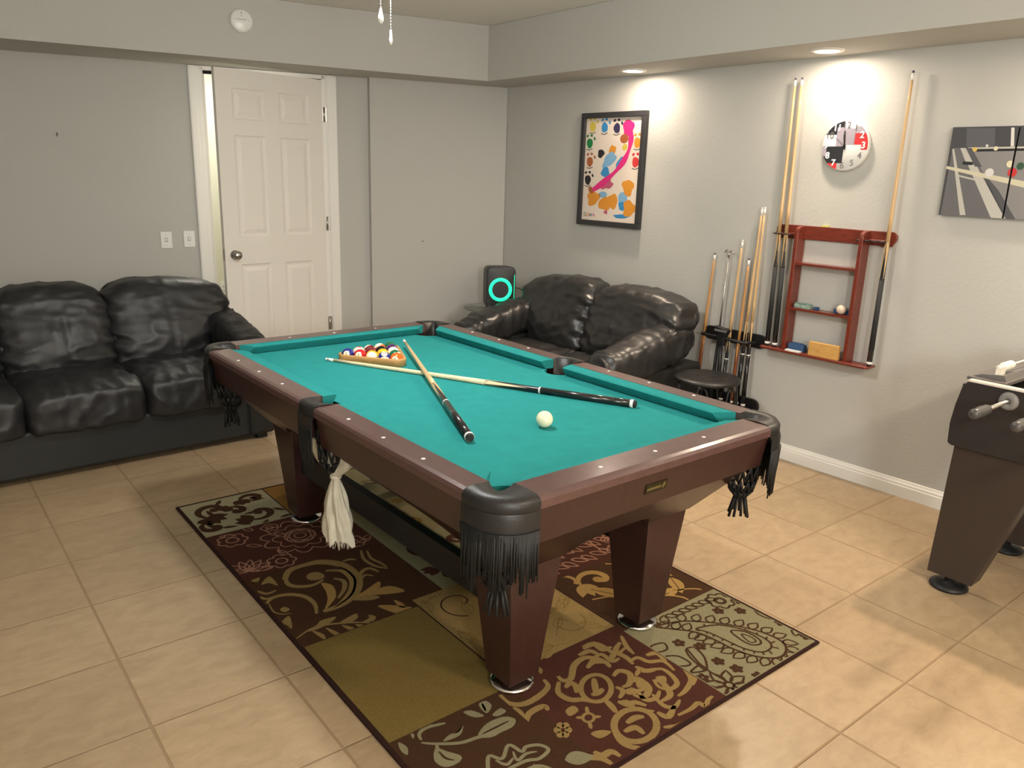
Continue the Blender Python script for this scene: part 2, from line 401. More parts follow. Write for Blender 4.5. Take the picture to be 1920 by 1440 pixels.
slab = door_mesh().build('slab', 'door', dr, loc=(hx, hy, 0), rot=(0, 0, TH))
kb = MB(); MK = Matrix.Rotation(PI/2, 3, 'X')
kb.lathe([(0.0001, 0), (.032, 0), (.033, .006), (.014, .012), (.013, .03), (.026, .036), (.031, .05), (.024, .064), (.0001, .067)], (-W+.07, 0, 1.0), 24, 0, True, MK)
kb.build('knob', 'nickel', slab)
kb = MB(); kb.bar(-W-.001, -W+.001, .006, .029, .96, 1.04); kb.build('latch_plate', 'nickel', slab)
for z in (.44, 1.20, 1.98):
    kb = MB(); kb.tube([(-S0-.008, .022, z-.05), (-S0-.008, .022, z+.05)], .008, 10); kb.bar(-S0-.02, -S0+.01, .028, .034, z-.05, z+.05); kb.build('hinge', 'nickel', dr)

# wall plates
def plate(s, z, label, hall_=False, kindp='switch'):
    y = .055 if not hall_ else 1.35
    p = K + (-TL)*(-s) - NL*y
    t = thing('light_switch' if kindp == 'switch' else 'power_outlet', label, 'light switch' if kindp == 'switch' else 'outlet', (p.x, p.y, z-.0575), ANG_L)
    b = MB(); b.bar(-.037, .037, -.006, 0, 0, .115); b.build('cover_plate', 'plate', t, bevel=.002)
    if kindp == 'switch':
        b = MB(); b.bar(-.006, .006, -.014, -.005, .05, .07); b.build('toggle', 'plate', t)
        b = MB(); b.bar(-.009, .009, -.0066, -.006, .045, .073); b.build('toggle_slot', 'grey', t)
        for zz in (.02, .095):
            b = MB(); b.lathe([(.003, 0), (.0001, .001)], (0, -.0062, zz), 8, 0, True, MK); b.build('screw', 'nickel', t)
    else:
        for zz in (.04, .078):
            b = MB(); b.bar(-.016, .016, -.009, -.005, zz-.012, zz+.012); b.build('socket', 'plate', t)
            b = MB(); b.bar(-.008, -.005, -.0095, -.0088, zz-.006, zz+.006); b.bar(.005, .008, -.0095, -.0088, zz-.006, zz+.006); b.build('socket_slots', 'dark', t)
    return t
def sL(u, v, d=-.055):
    p = hit(u, v, K+NL*d, NL); return (p-K).dot(TL), p.z
for (u, v), lab in (((312, 450), 'white toggle light switch farther from the door, left of its twin'), ((355, 448), 'white toggle light switch nearest the door casing')):
    s_, z_ = sL(u, v); plate(s_, z_, lab)
s_, z_ = sL(421, 540, -1.35); plate(s_, z_, 'white wall outlet glimpsed through the gap of the open door', True, 'outlet')
# nail and hole marks in the walls
s_, z_ = sL(107, 252); b = MB(); b.bar(-.004, .004, -.006, 0, -.012, .012)
p = K + TL*s_ - NL*.055; tag(b.build('wall_nail', 'nail', loc=(p.x, p.y, z_), rot=(0, 0, ANG_L)), 'small nail left in the bare grey wall above the big sofa', 'nail')
s_, z_ = sL(793, 452, .015); b = MB(); b.lathe([(.006, 0), (.004, -.001), (.0001, -.001)], (0, 0, 0), 12, 0, True, MK)
b.bar(-.012, .01, -.003, .0, -.004, .002)
p = K + TL*s_ + NL*.0155; tag(b.build('wall_anchor', 'grey', loc=(p.x, p.y, z_), rot=(0, 0, ANG_L)), 'tiny screw anchor left in the wall right of the door', 'screw')

# smoke detector on the bulkhead face
nb = Vector((-ex.y, ex.x, 0)); 
if nb.x < 0: nb = -nb
p = hit(452, 40, p0, nb); 
sd = thing('smoke_detector', 'round white smoke detector on the grey bulkhead above the door', 'smoke detector', p, math.atan2(nb.y, nb.x)+PI/2)
b = MB(); b.lathe([(.0001, .033), (.055, .033), (.066, .028), (.070, .018), (.071, 0)], (0, 0, 0), 40, 0, True, MK); b.build('housing', 'plate', sd)
b = MB(); b.lathe([(.006, 0), (.006, .003), (.0001, .003)], (0, -.033, .045), 12, 0, True, MK); b.bar(-.03, .03, -.0345, -.033, .003, .011); b.bar(-.045, -.038, -.0345, -.033, .004, .009); b.bar(.04, .047, -.0345, -.033, .0, .006)
b.lathe([(.004, 0), (.004, .003), (.0001, .003)], (0, -.033, .028), 12, 0, True, MK)
b.build('test_button_and_marking', mat('faint_grey_print', lin(196, 198, 198), .5), sd)

# downlights
labs = ['recessed ceiling light over the framed poster', 'recessed ceiling light above the round wall clock', 'recessed ceiling light over the canvas picture', 'recessed ceiling light farthest right over the foosball table']
for (x, y), lb in zip(DOWN, labs):
    t = thing('recessed_light', lb, 'ceiling light', (x, y, ZS), ANG_R, 'recessed lights along the clock wall')
    b = MB(); b.lathe([(.052, -.003), (.058, -.009), (.082, -.008), (.086, 0)], (0, 0, 0), 36); b.build('trim_ring', 'white', t)
    b = MB(); b.lathe([(.0001, -.001), (.053, -.001)], (0, 0, 0), 32); b.build('lens', 'lens', t)

# ceiling fan (only its pull chains reach into the picture)
t = thing('ceiling_fan', 'white ceiling fan whose two pull chains hang into the top of the picture', 'ceiling fan', (FAN[0], FAN[1], ZC), 0)
b = MB(); b.lathe([(.0001, 0), (.09, 0), (.07, -.04), (.02, -.05), (.02, -.07), (.11, -.075), (.12, -.12), (.08, -.16), (.0001, -.165)], (0, 0, 0), 32); b.build('motor_housing', 'white', t)
for k in range(5):
    a = 2*PI*k/5+.2; b = MB(); R3 = Matrix.Rotation(a, 3, 'Z')
    b.box(R3 @ Vector((.33, 0, -.115)), (.20, .06, .005), mtx=R3); b.build('blade', 'white', t)
b = MB(); b.lathe([(.07, -.16), (.10, -.19), (.105, -.22), (.08, -.25), (.04, -.262), (.0001, -.265)], (0, 0, 0), 32); b.build('glass_bowl', 'globe', t)
for (u, v), rad in (((714, 40), .09), ((733, 80), .09)):
    z = 2.095 if v == 40 else 2.035
    q = onz(u, v, z) - Vector((FAN[0], FAN[1], ZC))
    top = Vector((q.x, q.y, -.17))
    b = MB(); b.tube([top, (q.x, q.y, q.z+.03)], .0010, 6)
    for i in range(40):
        zz = q.z+.03+(top.z-q.z-.03)*i/40; b.sphere((q.x, q.y, zz), .0017, 6)
    b.build('pull_chain', 'plate', t)
    w_ = .010 if v == 40 else .006
    b = MB(); b.lathe([(.0001, .045), (.003, .04), (w_*.8, .018), (w_, .008), (w_*.7, -.004), (.0001, -.008)], (q.x, q.y, q.z), 16); b.build('chain_pendant', 'plate', t)
# brackets that carry the chains
# ------------------------------------------------------------------ rug
def ellipse_poly(cx, cy, rx, ry, rot=0, n=14):
    return [(cx+rx*math.cos(2*PI*i/n)*math.cos(rot)-ry*math.sin(2*PI*i/n)*math.sin(rot), cy+rx*math.cos(2*PI*i/n)*math.sin(rot)+ry*math.sin(2*PI*i/n)*math.cos(rot)) for i in range(n)]
class Flat:      # thin flat shapes laid on the top of a surface
    def __init__(s, mb, put): s.mb = mb; s.put = put; s.clip = None; s.n = 0
    def poly(s, pts, mi, lift=None):
        if s.clip:
            x0, x1, y0, y1 = s.clip; pts = clip_rect(pts, x0, x1, y0, y1)
        if len(pts) < 3: return
        s.n += 1; h = (.0004+(s.n % 7)*.00004) if lift is None else lift
        s.mb.add([s.put(x, y, h) for x, y in pts], [tuple(range(len(pts)))], mi)
    def ribbon(s, pts, wd, mi):
        n = len(pts)
        if n < 2: return
        W_ = wd if callable(wd) else (lambda t: wd)
        s.n += 1; hh = .0004+(s.n % 7)*.00004
        L_, R_ = [], []
        for i in range(n):
            a = pts[max(i-1, 0)]; c = pts[min(i+1, n-1)]
            dx, dy = c[0]-a[0], c[1]-a[1]; q = math.hypot(dx, dy) or 1; w_ = W_(i/(n-1))/2
            L_.append((pts[i][0]-dy/q*w_, pts[i][1]+dx/q*w_)); R_.append((pts[i][0]+dy/q*w_, pts[i][1]-dx/q*w_))
        for i in range(n-1):
            q = [L_[i], L_[i+1], R_[i+1], R_[i]]
            if s.clip: q = clip_rect(q, *s.clip)
            if len(q) >= 3: s.mb.add([s.put(x, y, hh) for x, y in q], [tuple(range(len(q)))], mi)
def clip_half(pts, f):
    out = []; n = len(pts)
    for i in range(n):
        a, c = pts[i], pts[(i+1) % n]; fa, fc = f(a), f(c)
        if fa >= 0: out.append(a)
        if (fa >= 0) != (fc >= 0):
            t = fa/(fa-fc); out.append((a[0]+(c[0]-a[0])*t, a[1]+(c[1]-a[1])*t))
    return out
def clip_rect(pts, x0, x1, y0, y1):
    for f in (lambda p: p[0]-x0, lambda p: x1-p[0], lambda p: p[1]-y0, lambda p: y1-p[1]):
        pts = clip_half(pts, f)
        if len(pts) < 3: return []
    return pts
def spiral(cx, cy, r0_, r1_, a0, a1, n=26):
    return [(cx+(r0_+(r1_-r0_)*i/n)*math.cos(a0+(a1-a0)*i/n), cy+(r0_+(r1_-r0_)*i/n)*math.sin(a0+(a1-a0)*i/n)) for i in range(n+1)]
def leaf(x, y, ln, wd, rot, n=8):
    up = [(ln*i/n, wd*math.sin(PI*(i/n)**.8)) for i in range(n+1)]; dn = [(ln*i/n, -wd*math.sin(PI*(i/n)**.8)*.8) for i in range(n, -1, -1)]
    return [(x+a*math.cos(rot)-c*math.sin(rot), y+a*math.sin(rot)+c*math.cos(rot)) for a, c in up+dn[1:-1]]
rug_mats = [rugm('maroon', lin(72, 44, 36)), rugm('brown', lin(66, 46, 32)), rugm('olive', lin(112, 95, 52)), rugm('sage', lin(126, 121, 94)),
            rugm('khaki', lin(136, 114, 72)), rugm('gold', lin(154, 124, 74)), rugm('pink', lin(156, 116, 96)), rugm('ochre', lin(132, 100, 52)), rugm('binding', lin(50, 34, 30)), rugm('darkolive', lin(116, 96, 52)), rugm('sagelight', lin(150, 146, 118))]
MAR, BRN, OLV, SAG, KHA, GLD, PNK, OCH, BIN, DOL, SGL = range(11)
rb = MB(); RX0, RX1, RY0, RY1 = .525, 2.985, .502, 2.022; RZ = .010
cxr, cyr = (RX0+RX1)/2, (RY0+RY1)/2
def rput(x, y, h):
    return (x-cxr, y-cyr, RZ+h)
rb.bar(RX0-cxr, RX1-cxr, RY0-cyr, RY1-cyr, .001, RZ-.0005, BIN)
fl = Flat(rb, rput)
PT = [  # x0,x1,y0,y1,bg
 (.54, .93, .515, .92, SGL), (.54, .93, .92, 1.35, OCH), (.54, .93, 1.35, 2.01, SAG),
 (.93, 1.39, .515, 1.12, MAR), (.93, 1.43, 1.12, 1.55, SAG), (.93, 1.43, 1.55, 2.01, OLV),
 (1.39, 1.95, .515, .975, BRN), (1.39, 1.9, .975, 1.12, BRN), (1.43, 1.90, 1.12, 1.50, SAG), (1.43, 2.10, 1.50, 2.01, MAR),
 (1.95, 2.53, .515, .975, OLV), (1.90, 2.48, .975, 1.49, KHA), (2.10, 2.525, 1.49, 2.01, BRN),
 (2.53, 2.975, .515, .96, BRN), (2.48, 2.975, .96, 1.49, MAR), (2.525, 2.975, 1.49, 2.01, SAG)]
for x0, x1, y0, y1, c in PT: fl.poly([(x0, y0), (x1, y0), (x1, y1), (x0, y1)], c, lift=0.0)
for x0, x1, y0, y1, c in PT:
    if c in (OLV, KHA, OCH): 
        for q in ([(x0, y0), (x1, y0)], [(x0, y1), (x1, y1)]): fl.ribbon(q, .006, BIN)
rnd = random.Random(5)
def patch(i): fl.clip = (PT[i][0]+.004, PT[i][1]-.004, PT[i][2]+.004, PT[i][3]-.004); return PT[i]
taper = lambda w_: (lambda t: w_*(.35+.65*math.sin(PI*min(1, t*1.0+.0))))
swell = lambda w_: (lambda t: w_*(.25+.9*math.sin(PI*(1-t)**.7)))
# bold acanthus scrolls
def scroll(cx, cy, r, a0, turn, c, wd):
    fl.ribbon(spiral(cx, cy, r*.18, r, a0, a0+turn*4.6, 34), lambda t: wd*(.7+.9*math.sin(PI*t)), c)
    fl.poly(ellipse_poly(cx, cy, r*.26, r*.26), c)
    ea = a0+turn*4.6; ex_, ey_ = cx+r*math.cos(ea), cy+r*math.sin(ea)
    for k in range(3):
        fl.poly(leaf(ex_, ey_, r*1.1, wd*1.3, ea+turn*(PI/2)+turn*(k-1)*.55), c)
def tracer(ox, oy, sc):      # outlines of the woven motifs, measured on the floor plane
    def f(*pts): 
        out = []
        for x, y in pts: p = onz(ox+x*sc, oy+y*sc, RZ); out.append((p.x, p.y))
        return out
    return f
def smooth(pts, k=5, closed=False):
    n = len(pts); out = []
    for i in range(n if closed else n-1):
        g = lambda j: pts[j % n] if closed else pts[max(0, min(n-1, j))]
        p0_, p1_, p2_, p3_ = g(i-1), g(i), g(i+1), g(i+2)
        for q in range(k):
            t = q/k; out.append(tuple(.5*((2*p1_[c])+(-p0_[c]+p2_[c])*t+(2*p0_[c]-5*p1_[c]+4*p2_[c]-p3_[c])*t*t+(-p0_[c]+3*p1_[c]-3*p2_[c]+p3_[c])*t**3) for c in (0, 1)))
    if not closed: out.append(pts[-1])
    return out
def stroke(tf, c, wd, *pts): fl.ribbon(smooth(tf(*pts)), lambda t: wd*(.35+.75*math.sin(PI*min(.97, .08+t*.86))), c)
def shape(tf, c, *pts):
    q = smooth(tf(*pts), 4, True); ctr = (sum(p[0] for p in q)/len(q), sum(p[1] for p in q)/len(q))
    fl.n += 1; lift = .0004+(fl.n % 7)*.00004
    for i in range(len(q)): fl.poly([ctr, q[i], q[(i+1) % len(q)]], c, lift)
i0 = patch(6); fl.clip = (1.394, 1.946, .519, 1.115)
T1 = tracer(330, 900, .4252)
stroke(T1, KHA, .040, (480, 440), (500, 400), (560, 375), (640, 362), (730, 375), (790, 420), (800, 470), (770, 520), (720, 555), (650, 580))
stroke(T1, KHA, .020, (485, 420), (490, 455), (530, 470), (600, 465), (650, 440))
shape(T1, KHA, (575, 425), (600, 408), (640, 410), (655, 428), (630, 440), (590, 442))
stroke(T1, KHA, .022, (660, 400), (730, 402), (775, 440), (770, 490), (730, 540), (690, 570))
stroke(T1, BRN, .010, (650, 385), (730, 388), (785, 430), (786, 480), (760, 520), (700, 562))
stroke(T1, KHA, .018, (695, 435), (738, 445), (742, 480), (715, 522))
shape(T1, GLD, (640, 455), (690, 465), (706, 510), (682, 548), (655, 575), (668, 530), (660, 490))
stroke(T1, KHA, .020, (400, 545), (430, 518), (500, 505), (570, 515), (612, 548), (620, 590))
stroke(T1, KHA, .006, (410, 545), (430, 580), (470, 592), (510, 588))
shape(T1, KHA, (458, 572), (478, 560), (502, 570), (480, 584))
shape(T1, KHA, (330, 445), (368, 430), (360, 450)); shape(T1, KHA, (375, 462), (412, 425), (450, 466), (410, 455))
stroke(T1, KHA, .013, (360, 490), (400, 502), (442, 486)); stroke(T1, KHA, .013, (370, 515), (395, 525), (420, 518))
shape(T1, GLD, (765, 532), (830, 490), (893, 448), (900, 470), (862, 500), (800, 520)); shape(T1, GLD, (800, 505), (880, 480), (950, 468), (1010, 490), (940, 503), (850, 508))
shape(T1, KHA, (780, 530), (840, 508), (900, 515), (860, 530)); stroke(T1, KHA, .018, (805, 440), (820, 405), (852, 390), (895, 405)); stroke(T1, KHA, .011, (815, 445), (832, 420), (870, 422))
stroke(T1, KHA, .014, (735, 360), (765, 350), (795, 352)); shape(T1, GLD, (890, 555), (950, 552), (1050, 565), (990, 590), (930, 575)); shape(T1, GLD, (960, 530), (990, 538), (1015, 560), (985, 560))
stroke(T1, KHA, .014, (815, 310), (830, 350), (880, 380), (935, 390)); stroke(T1, KHA, .012, (842, 312), (860, 345), (900, 365), (930, 384))
stroke(T1, KHA, .010, (530, 700), (610, 650), (720, 632), (800, 628), (880, 632))
for q in (((575, 668), (620, 640), (640, 620), (705, 603), (680, 630), (620, 660)), ((720, 632), (760, 605), (795, 590), (800, 610), (760, 632)), ((820, 628), (850, 610), (850, 595), (880, 602), (870, 622)), ((600, 665), (650, 680), (660, 705), (630, 690)), ((660, 652), (700, 665), (740, 690), (700, 685)), ((730, 640), (780, 650), (800, 668), (760, 660)), ((790, 636), (840, 640), (870, 650), (820, 652))): shape(T1, KHA, *q)
shape(T1, KHA, (465, 628), (500, 600), (512, 655), (488, 640))
# grey patch: brown swirls
patch(0)
for cx, cy, r, a, tn in ((.66, .64, .09, 1, 1), (.80, .80, .08, 4, -1), (.62, .84, .06, 0, 1), (.84, .58, .06, 2, -1), (.72, .72, .05, 5, 1)): scroll(cx, cy, r, a, tn, BRN, .024)
for k in range(12): fl.poly(leaf(rnd.uniform(.55, .92), rnd.uniform(.52, .91), .08, .013, rnd.uniform(0, 6)), BRN)
# outline florals
def outline_flower(cx, cy, r, c, wd=.007, petals=7):
    pts = []
    for i in range(petals*8+1):
        a = 2*PI*i/(petals*8); rr_ = r*(.78+.22*abs(math.sin(a*petals/2))); pts.append((cx+rr_*math.cos(a), cy+rr_*math.sin(a)))
    fl.ribbon(pts, wd, c); fl.ribbon(spiral(cx, cy, r*.4, r*.4, 0, 2*PI, 14), wd, c)
patch(3)
outline_flower(1.14, .86, .17, PNK, .007, 11); outline_flower(1.14, .86, .12, PNK, .006, 9); outline_flower(1.14, .86, .065, PNK, .006, 7)
outline_flower(1.02, .60, .065, PNK); outline_flower(1.32, .70, .06, PNK); outline_flower(.99, .78, .04, PNK, .006, 5); outline_flower(1.33, 1.02, .06, PNK); outline_flower(1.00, 1.04, .05, PNK)
for k in range(7):
    q = leaf(1.33, .56, .10, .02, 1.4+k*.45); fl.ribbon(q+[q[0]], .006, PNK)
for k in range(14):
    q = leaf(rnd.uniform(.95, 1.37), rnd.uniform(.54, 1.10), .07, .014, rnd.uniform(0, 6)); fl.ribbon(q+[q[0]], .005, PNK)
# plain olive patches with faint leaf outlines
for i, c, nn in ((10, DOL, 26), (11, DOL, 20), (1, DOL, 10), (5, DOL, 12)):
    x0, x1, y0, y1, _ = patch(i)
    for k in range(nn):
        x, y, a, s_ = rnd.uniform(x0, x1), rnd.uniform(y0, y1), rnd.uniform(0, 6.28), rnd.uniform(.07, .12)
        q = leaf(x, y, s_, s_*.25, a); fl.ribbon(q+[q[0]], .0035, c); fl.ribbon([(x-.05*math.cos(a), y-.05*math.sin(a)), (x+s_*math.cos(a), y+s_*math.sin(a))], .003, c)
patch(11); fl.ribbon(spiral(2.02, 1.12, .01, .10, 0, 6, 30), .006, BIN); fl.ribbon(spiral(2.36, 1.36, .01, .08, 2, 8, 30), .005, DOL)
# sage patches with maroon or pale swirl
patch(8)
for cx, cy, r, a, tn in ((1.55, 1.25, .08, 1, 1), (1.74, 1.38, .08, 3, -1), (1.80, 1.20, .06, 5, 1), (1.55, 1.42, .05, 2, 1)): scroll(cx, cy, r, a, tn, MAR, .018)
patch(4)
for cx, cy, r, a, tn in ((1.05, 1.25, .08, 1, 1), (1.28, 1.35, .08, 3, -1), (1.1, 1.45, .06, 5, 1)): scroll(cx, cy, r, a, tn, DOL, .012)
for k in range(26): fl.ribbon([(.95+.018*k, 1.14), (.96+.018*k+.03, 1.3), (.94+.018*k, 1.5)], .004, DOL)
patch(2)
for k in range(16):
    q = leaf(rnd.uniform(.56, .9), rnd.uniform(1.4, 1.98), .09, .02, rnd.uniform(0, 6)); fl.ribbon(q+[q[0]], .006, BRN)
# maroon with pink feather outlines
patch(9)
for row in range(9):
    for k in range(7):
        q = leaf(1.47+.09*k, 1.54+.055*row, .075, .018, .6+(row % 2)*.25); fl.ribbon(q+[q[0]], .007, PNK)
fl.ribbon([(1.45+.65*t/20, 1.60+.36*t/20+.03*math.sin(t)) for t in range(21)], .010, PNK)
for k in range(6): outline_flower(1.6+.09*k, 1.97-.05*(k % 2), .03, PNK, .006, 5)
# brown with gold leaves and scrolls
patch(12)
scroll(2.20, 1.68, .09, 0, 1, GLD, .020); fl.ribbon(spiral(2.16, 1.56, .02, .12, 1, 5, 24), .018, GLD)
for x, y, ln, wd, a in ((2.24, 1.60, .16, .038, .55), (2.36, 1.70, .12, .034, 2.6), (2.40, 1.60, .12, .03, .2), (2.22, 1.90, .15, .035, .4), (2.36, 1.94, .13, .034, -.5), (2.44, 1.80, .10, .03, 1.6), (2.16, 1.98, .10, .03, -.4)):
    fl.poly(leaf(x, y, ln, wd, a), GLD); fl.ribbon([(x, y), (x+ln*.85*math.cos(a), y+ln*.85*math.sin(a))], .004, BRN)
fl.ribbon([(2.12+.4*t/16, 1.80+.06*math.sin(t*.5)) for t in range(17)], .010, GLD)
fl.ribbon([(2.30+.2*t/16, 1.55+.42*t/16+.03*math.sin(t*.6)) for t in range(17)], .009, GLD)
# dark brown with sage leaves
patch(13)
T2 = tracer(700, 1180, .4094)
for q in (((220, 520), (290, 525), (400, 520), (480, 495), (560, 478), (640, 430)), ((220, 508), (210, 480), (240, 452), (300, 436), (330, 430)), ((290, 530), (300, 560), (340, 600))): stroke(T2, SAG, .012, *q)
for q in (((480, 492), (500, 450), (540, 420), (600, 400), (650, 412), (640, 445), (590, 470), (540, 495)), ((482, 345), (515, 328), (542, 350), (518, 385)), ((412, 380), (450, 372), (508, 396), (460, 403)), ((320, 512), (350, 482), (392, 470), (412, 440), (400, 482), (352, 506)), ((285, 545), (280, 602), (330, 632), (392, 610), (402, 580), (340, 560)), ((115, 518), (155, 540), (156, 576), (125, 555)), ((170, 478), (188, 482), (182, 502)), ((545, 392), (580, 362), (608, 376), (572, 398))): shape(T2, SAG, *q)
for q in (((500, 480), (560, 450), (620, 420)), ((300, 560), (330, 590), (370, 600)), ((498, 340), (515, 375)), ((425, 382), (490, 394))): stroke(T2, BRN, .007, *q)
fl.ribbon(smooth(T2((525, 640), (530, 580), (590, 592), (620, 530), (680, 560), (700, 538), (760, 530), (802, 552), (760, 592), (700, 602), (620, 640))), .012, SAG)
for q in (((560, 600), (610, 620), (640, 590)), ((640, 560), (660, 600), (700, 570), (750, 560)), ((820, 640), (760, 625), (700, 640))): stroke(T2, SAG, .010, *q)
for x, y, ln, wd, a in ((2.80, .62, .12, .03, .6), (2.90, .70, .12, .03, 1.9), (2.88, .88, .09, .03, 1.1), (2.84, .80, .09, .025, -.4)):
    fl.poly(leaf(x, y, ln, wd, a), SAG)
# maroon with khaki scroll medallions
patch(14)
T2 = tracer(700, 1180, .4094); W9 = .021
def ring(tf, c, wd, cx, cy, rx, ry): q = tf(*[(cx+rx*math.cos(2*PI*i/28), cy+ry*math.sin(2*PI*i/28)) for i in range(29)]); fl.ribbon(q, wd, c)
fl.clip = (2.40, 2.97, .90, 1.486)
ring(T2, KHA, .018, 1020, 270, 70, 62); ring(T2, KHA, .022, 1200, 440, 98, 75)
T3 = tracer(900, 1020, .34375)
for q in (((800, 770), (830, 732), (880, 742), (900, 782), (860, 800), (820, 785)), ((930, 690), (990, 682), (1040, 712), (1075, 760), (1040, 790), (980, 782), (945, 740)), ((1110, 680), (1150, 740), (1120, 800), (1080, 830)), ((820, 640), (860, 620), (920, 642), (1000, 640), (1060, 690)), ((940, 820), (1000, 880), (1060, 890), (1090, 850)),
  ((1080, 935), (1150, 900), (1190, 868), (1230, 885), (1245, 850), (1270, 830)), ((1000, 1000), (1080, 992), (1130, 960)), ((760, 870), (800, 860), (850, 900), (950, 912)), ((740, 780), (780, 802), (760, 842)), ((560, 560), (620, 540), (680, 562), (740, 600), (800, 560)), ((600, 640), (660, 602), (720, 640), (760, 622)), ((770, 500), (800, 560), (840, 600)),
  ((860, 800), (900, 850), (960, 840), (980, 800)), ((1130, 700), (1170, 720), (1160, 770)), ((1060, 640), (1120, 660), (1150, 700)), ((900, 700), (870, 690), (850, 720))): stroke(T3, KHA, .017, *q)
for q in (((850, 755), (880, 745), (890, 775), (862, 785)), ((960, 725), (1010, 722), (1015, 755), (970, 755))): shape(T3, KHA, *q)
for q in (((1010, 225), (1015, 260), (1022, 305)), ((1000, 302), (1030, 290), (1052, 272)), ((850, 240), (848, 290), (900, 322), (960, 322), (1010, 335)), ((880, 268), (900, 248), (925, 258), (930, 292)), ((845, 215), (870, 235), (905, 225), (920, 165), (970, 130), (1040, 138), (1085, 165)),
  ((980, 178), (1005, 152), (1060, 150), (1085, 175)), ((1060, 322), (1090, 352), (1112, 382)), ((1095, 450), (1130, 508), (1180, 538), (1240, 546)), ((890, 612), (960, 590), (1040, 590), (1100, 622)), ((1010, 560), (1050, 578), (1090, 560), (1132, 582)), ((1100, 215), (1125, 190), (1175, 205), (1172, 250), (1140, 265)),
  ((1170, 240), (1225, 235), (1262, 270), (1240, 310), (1190, 300)), ((1130, 60), (1110, 100), (1160, 130), (1190, 160)), ((960, 90), (1010, 70), (1050, 95), (1090, 80)), ((940, 120), (990, 100), (1030, 115)), ((580, 300), (620, 338), (690, 342), (760, 305), (800, 262), (780, 230)), ((700, 430), (715, 385), (780, 352), (800, 372)), ((690, 430), (672, 385), (640, 358)),
  ((760, 110), (790, 125), (820, 105)), ((1160, 430), (1200, 405), (1240, 400)), ((1150, 470), (1200, 450), (1240, 480)), ((1120, 330), (1160, 345), (1200, 335), (1250, 350)), ((1200, 170), (1250, 190), (1300, 180)), ((1290, 230), (1330, 250), (1360, 300), (1320, 330)), ((1300, 380), (1350, 400), (1380, 350)), ((1250, 120), (1300, 110), (1340, 150))):
    stroke(T2, KHA, W9, *q)
ring(T2, KHA, .010, 985, 405, 26, 20)
for dx, dy in ((-38, 0), (38, -4), (-6, -34), (8, 34)): stroke(T2, KHA, .012, (985+dx*.5, 405+dy*.5), (985+dx*1.5, 405+dy*1.5))
for k in range(6):
    a = 2*PI*k/6; shape(T2, KHA, *[(868+26*math.cos(a)+18*math.cos(b_), 462+24*math.sin(a)+15*math.sin(b_)) for b_ in (0, 1.2, 2.5, 3.8, 5)])
for q in (((880, 372), (915, 350), (940, 372), (900, 398)), ((995, 478), (1040, 462), (1090, 470), (1040, 500)), ((1080, 120), (1120, 100), (1100, 140)), ((1150, 280), (1190, 268), (1215, 290), (1170, 300)), ((1265, 480), (1300, 450), (1290, 500)), ((745, 165), (775, 185), (765, 205))): shape(T2, KHA, *q)
# sage paisley
patch(15)
T3 = tracer(900, 1020, .34375)
o1 = smooth(T3((960, 450), (1100, 422), (1250, 428), (1400, 448), (1540, 482), (1650, 535), (1668, 590), (1615, 622), (1500, 612), (1380, 572), (1280, 522), (1180, 482), (1060, 465)), 4, True)
fl.ribbon(o1+[o1[0]], .009, BRN)
o2 = smooth(T3((1180, 462), (1300, 442), (1450, 472), (1560, 520), (1590, 562), (1540, 590), (1440, 570), (1330, 520), (1240, 480)), 4, True); fl.ribbon(o2+[o2[0]], .008, BRN)
o3 = smooth(T3((1368, 474), (1450, 480), (1520, 518), (1530, 545), (1480, 550), (1420, 520)), 4, True); fl.ribbon(o3+[o3[0]], .008, BRN)
o4 = smooth(T3((1425, 492), (1480, 508), (1505, 532), (1470, 535)), 4, True); fl.ribbon(o4+[o4[0]], .006, BRN)
cxo, cyo = sum(p[0] for p in o1)/len(o1), sum(p[1] for p in o1)/len(o1)
for i in range(0, len(o1), 2):
    p_, q_ = o1[i], o1[(i+1) % len(o1)]; a = math.atan2(q_[1]-p_[1], q_[0]-p_[0]); nx_, ny_ = math.sin(a), -math.cos(a)
    if (p_[0]-cxo)*nx_+(p_[1]-cyo)*ny_ < 0: nx_, ny_ = -nx_, -ny_
    a2 = math.atan2(ny_, nx_); q = leaf(p_[0], p_[1], .055, .019, a2-.35); fl.ribbon(q+[q[0]], .007, BRN)
for i in range(0, len(o2), 2):
    p_ = o2[i]; q_ = min(o1, key=lambda t: math.dist(t, p_)); fl.ribbon([p_, (p_[0]+(q_[0]-p_[0])*.5, p_[1]+(q_[1]-p_[1])*.5)], .007, BRN)
outline_flower(2.598, 1.956, .055, BRN, .009, 7); fl.ribbon(spiral(2.598, 1.956, .016, .016, 0, 6.3, 12), .007, BRN)
for x, y in T3((1420, 365), (1640, 430), (1085, 540), (1200, 558), (1300, 640), (1400, 680), (1215, 730), (1780, 505), (1300, 365), (1520, 720), (1415, 312)):
    for k in range(5):
        a = 2*PI*k/5; fl.poly(ellipse_poly(x+.013*math.cos(a), y+.013*math.sin(a), .012, .010, a, 8), BRN)
    fl.poly(ellipse_poly(x, y, .004, .004, 0, 6), SAG)
x, y = T3((1360, 770))[0]
for k in range(8):
    q = leaf(x+.014*math.cos(k*.785), y+.014*math.sin(k*.785), .065, .020, k*.785); fl.ribbon(q+[q[0]], .008, BRN)
fl.ribbon(spiral(x, y, .014, .014, 0, 6.3, 10), .006, BRN)
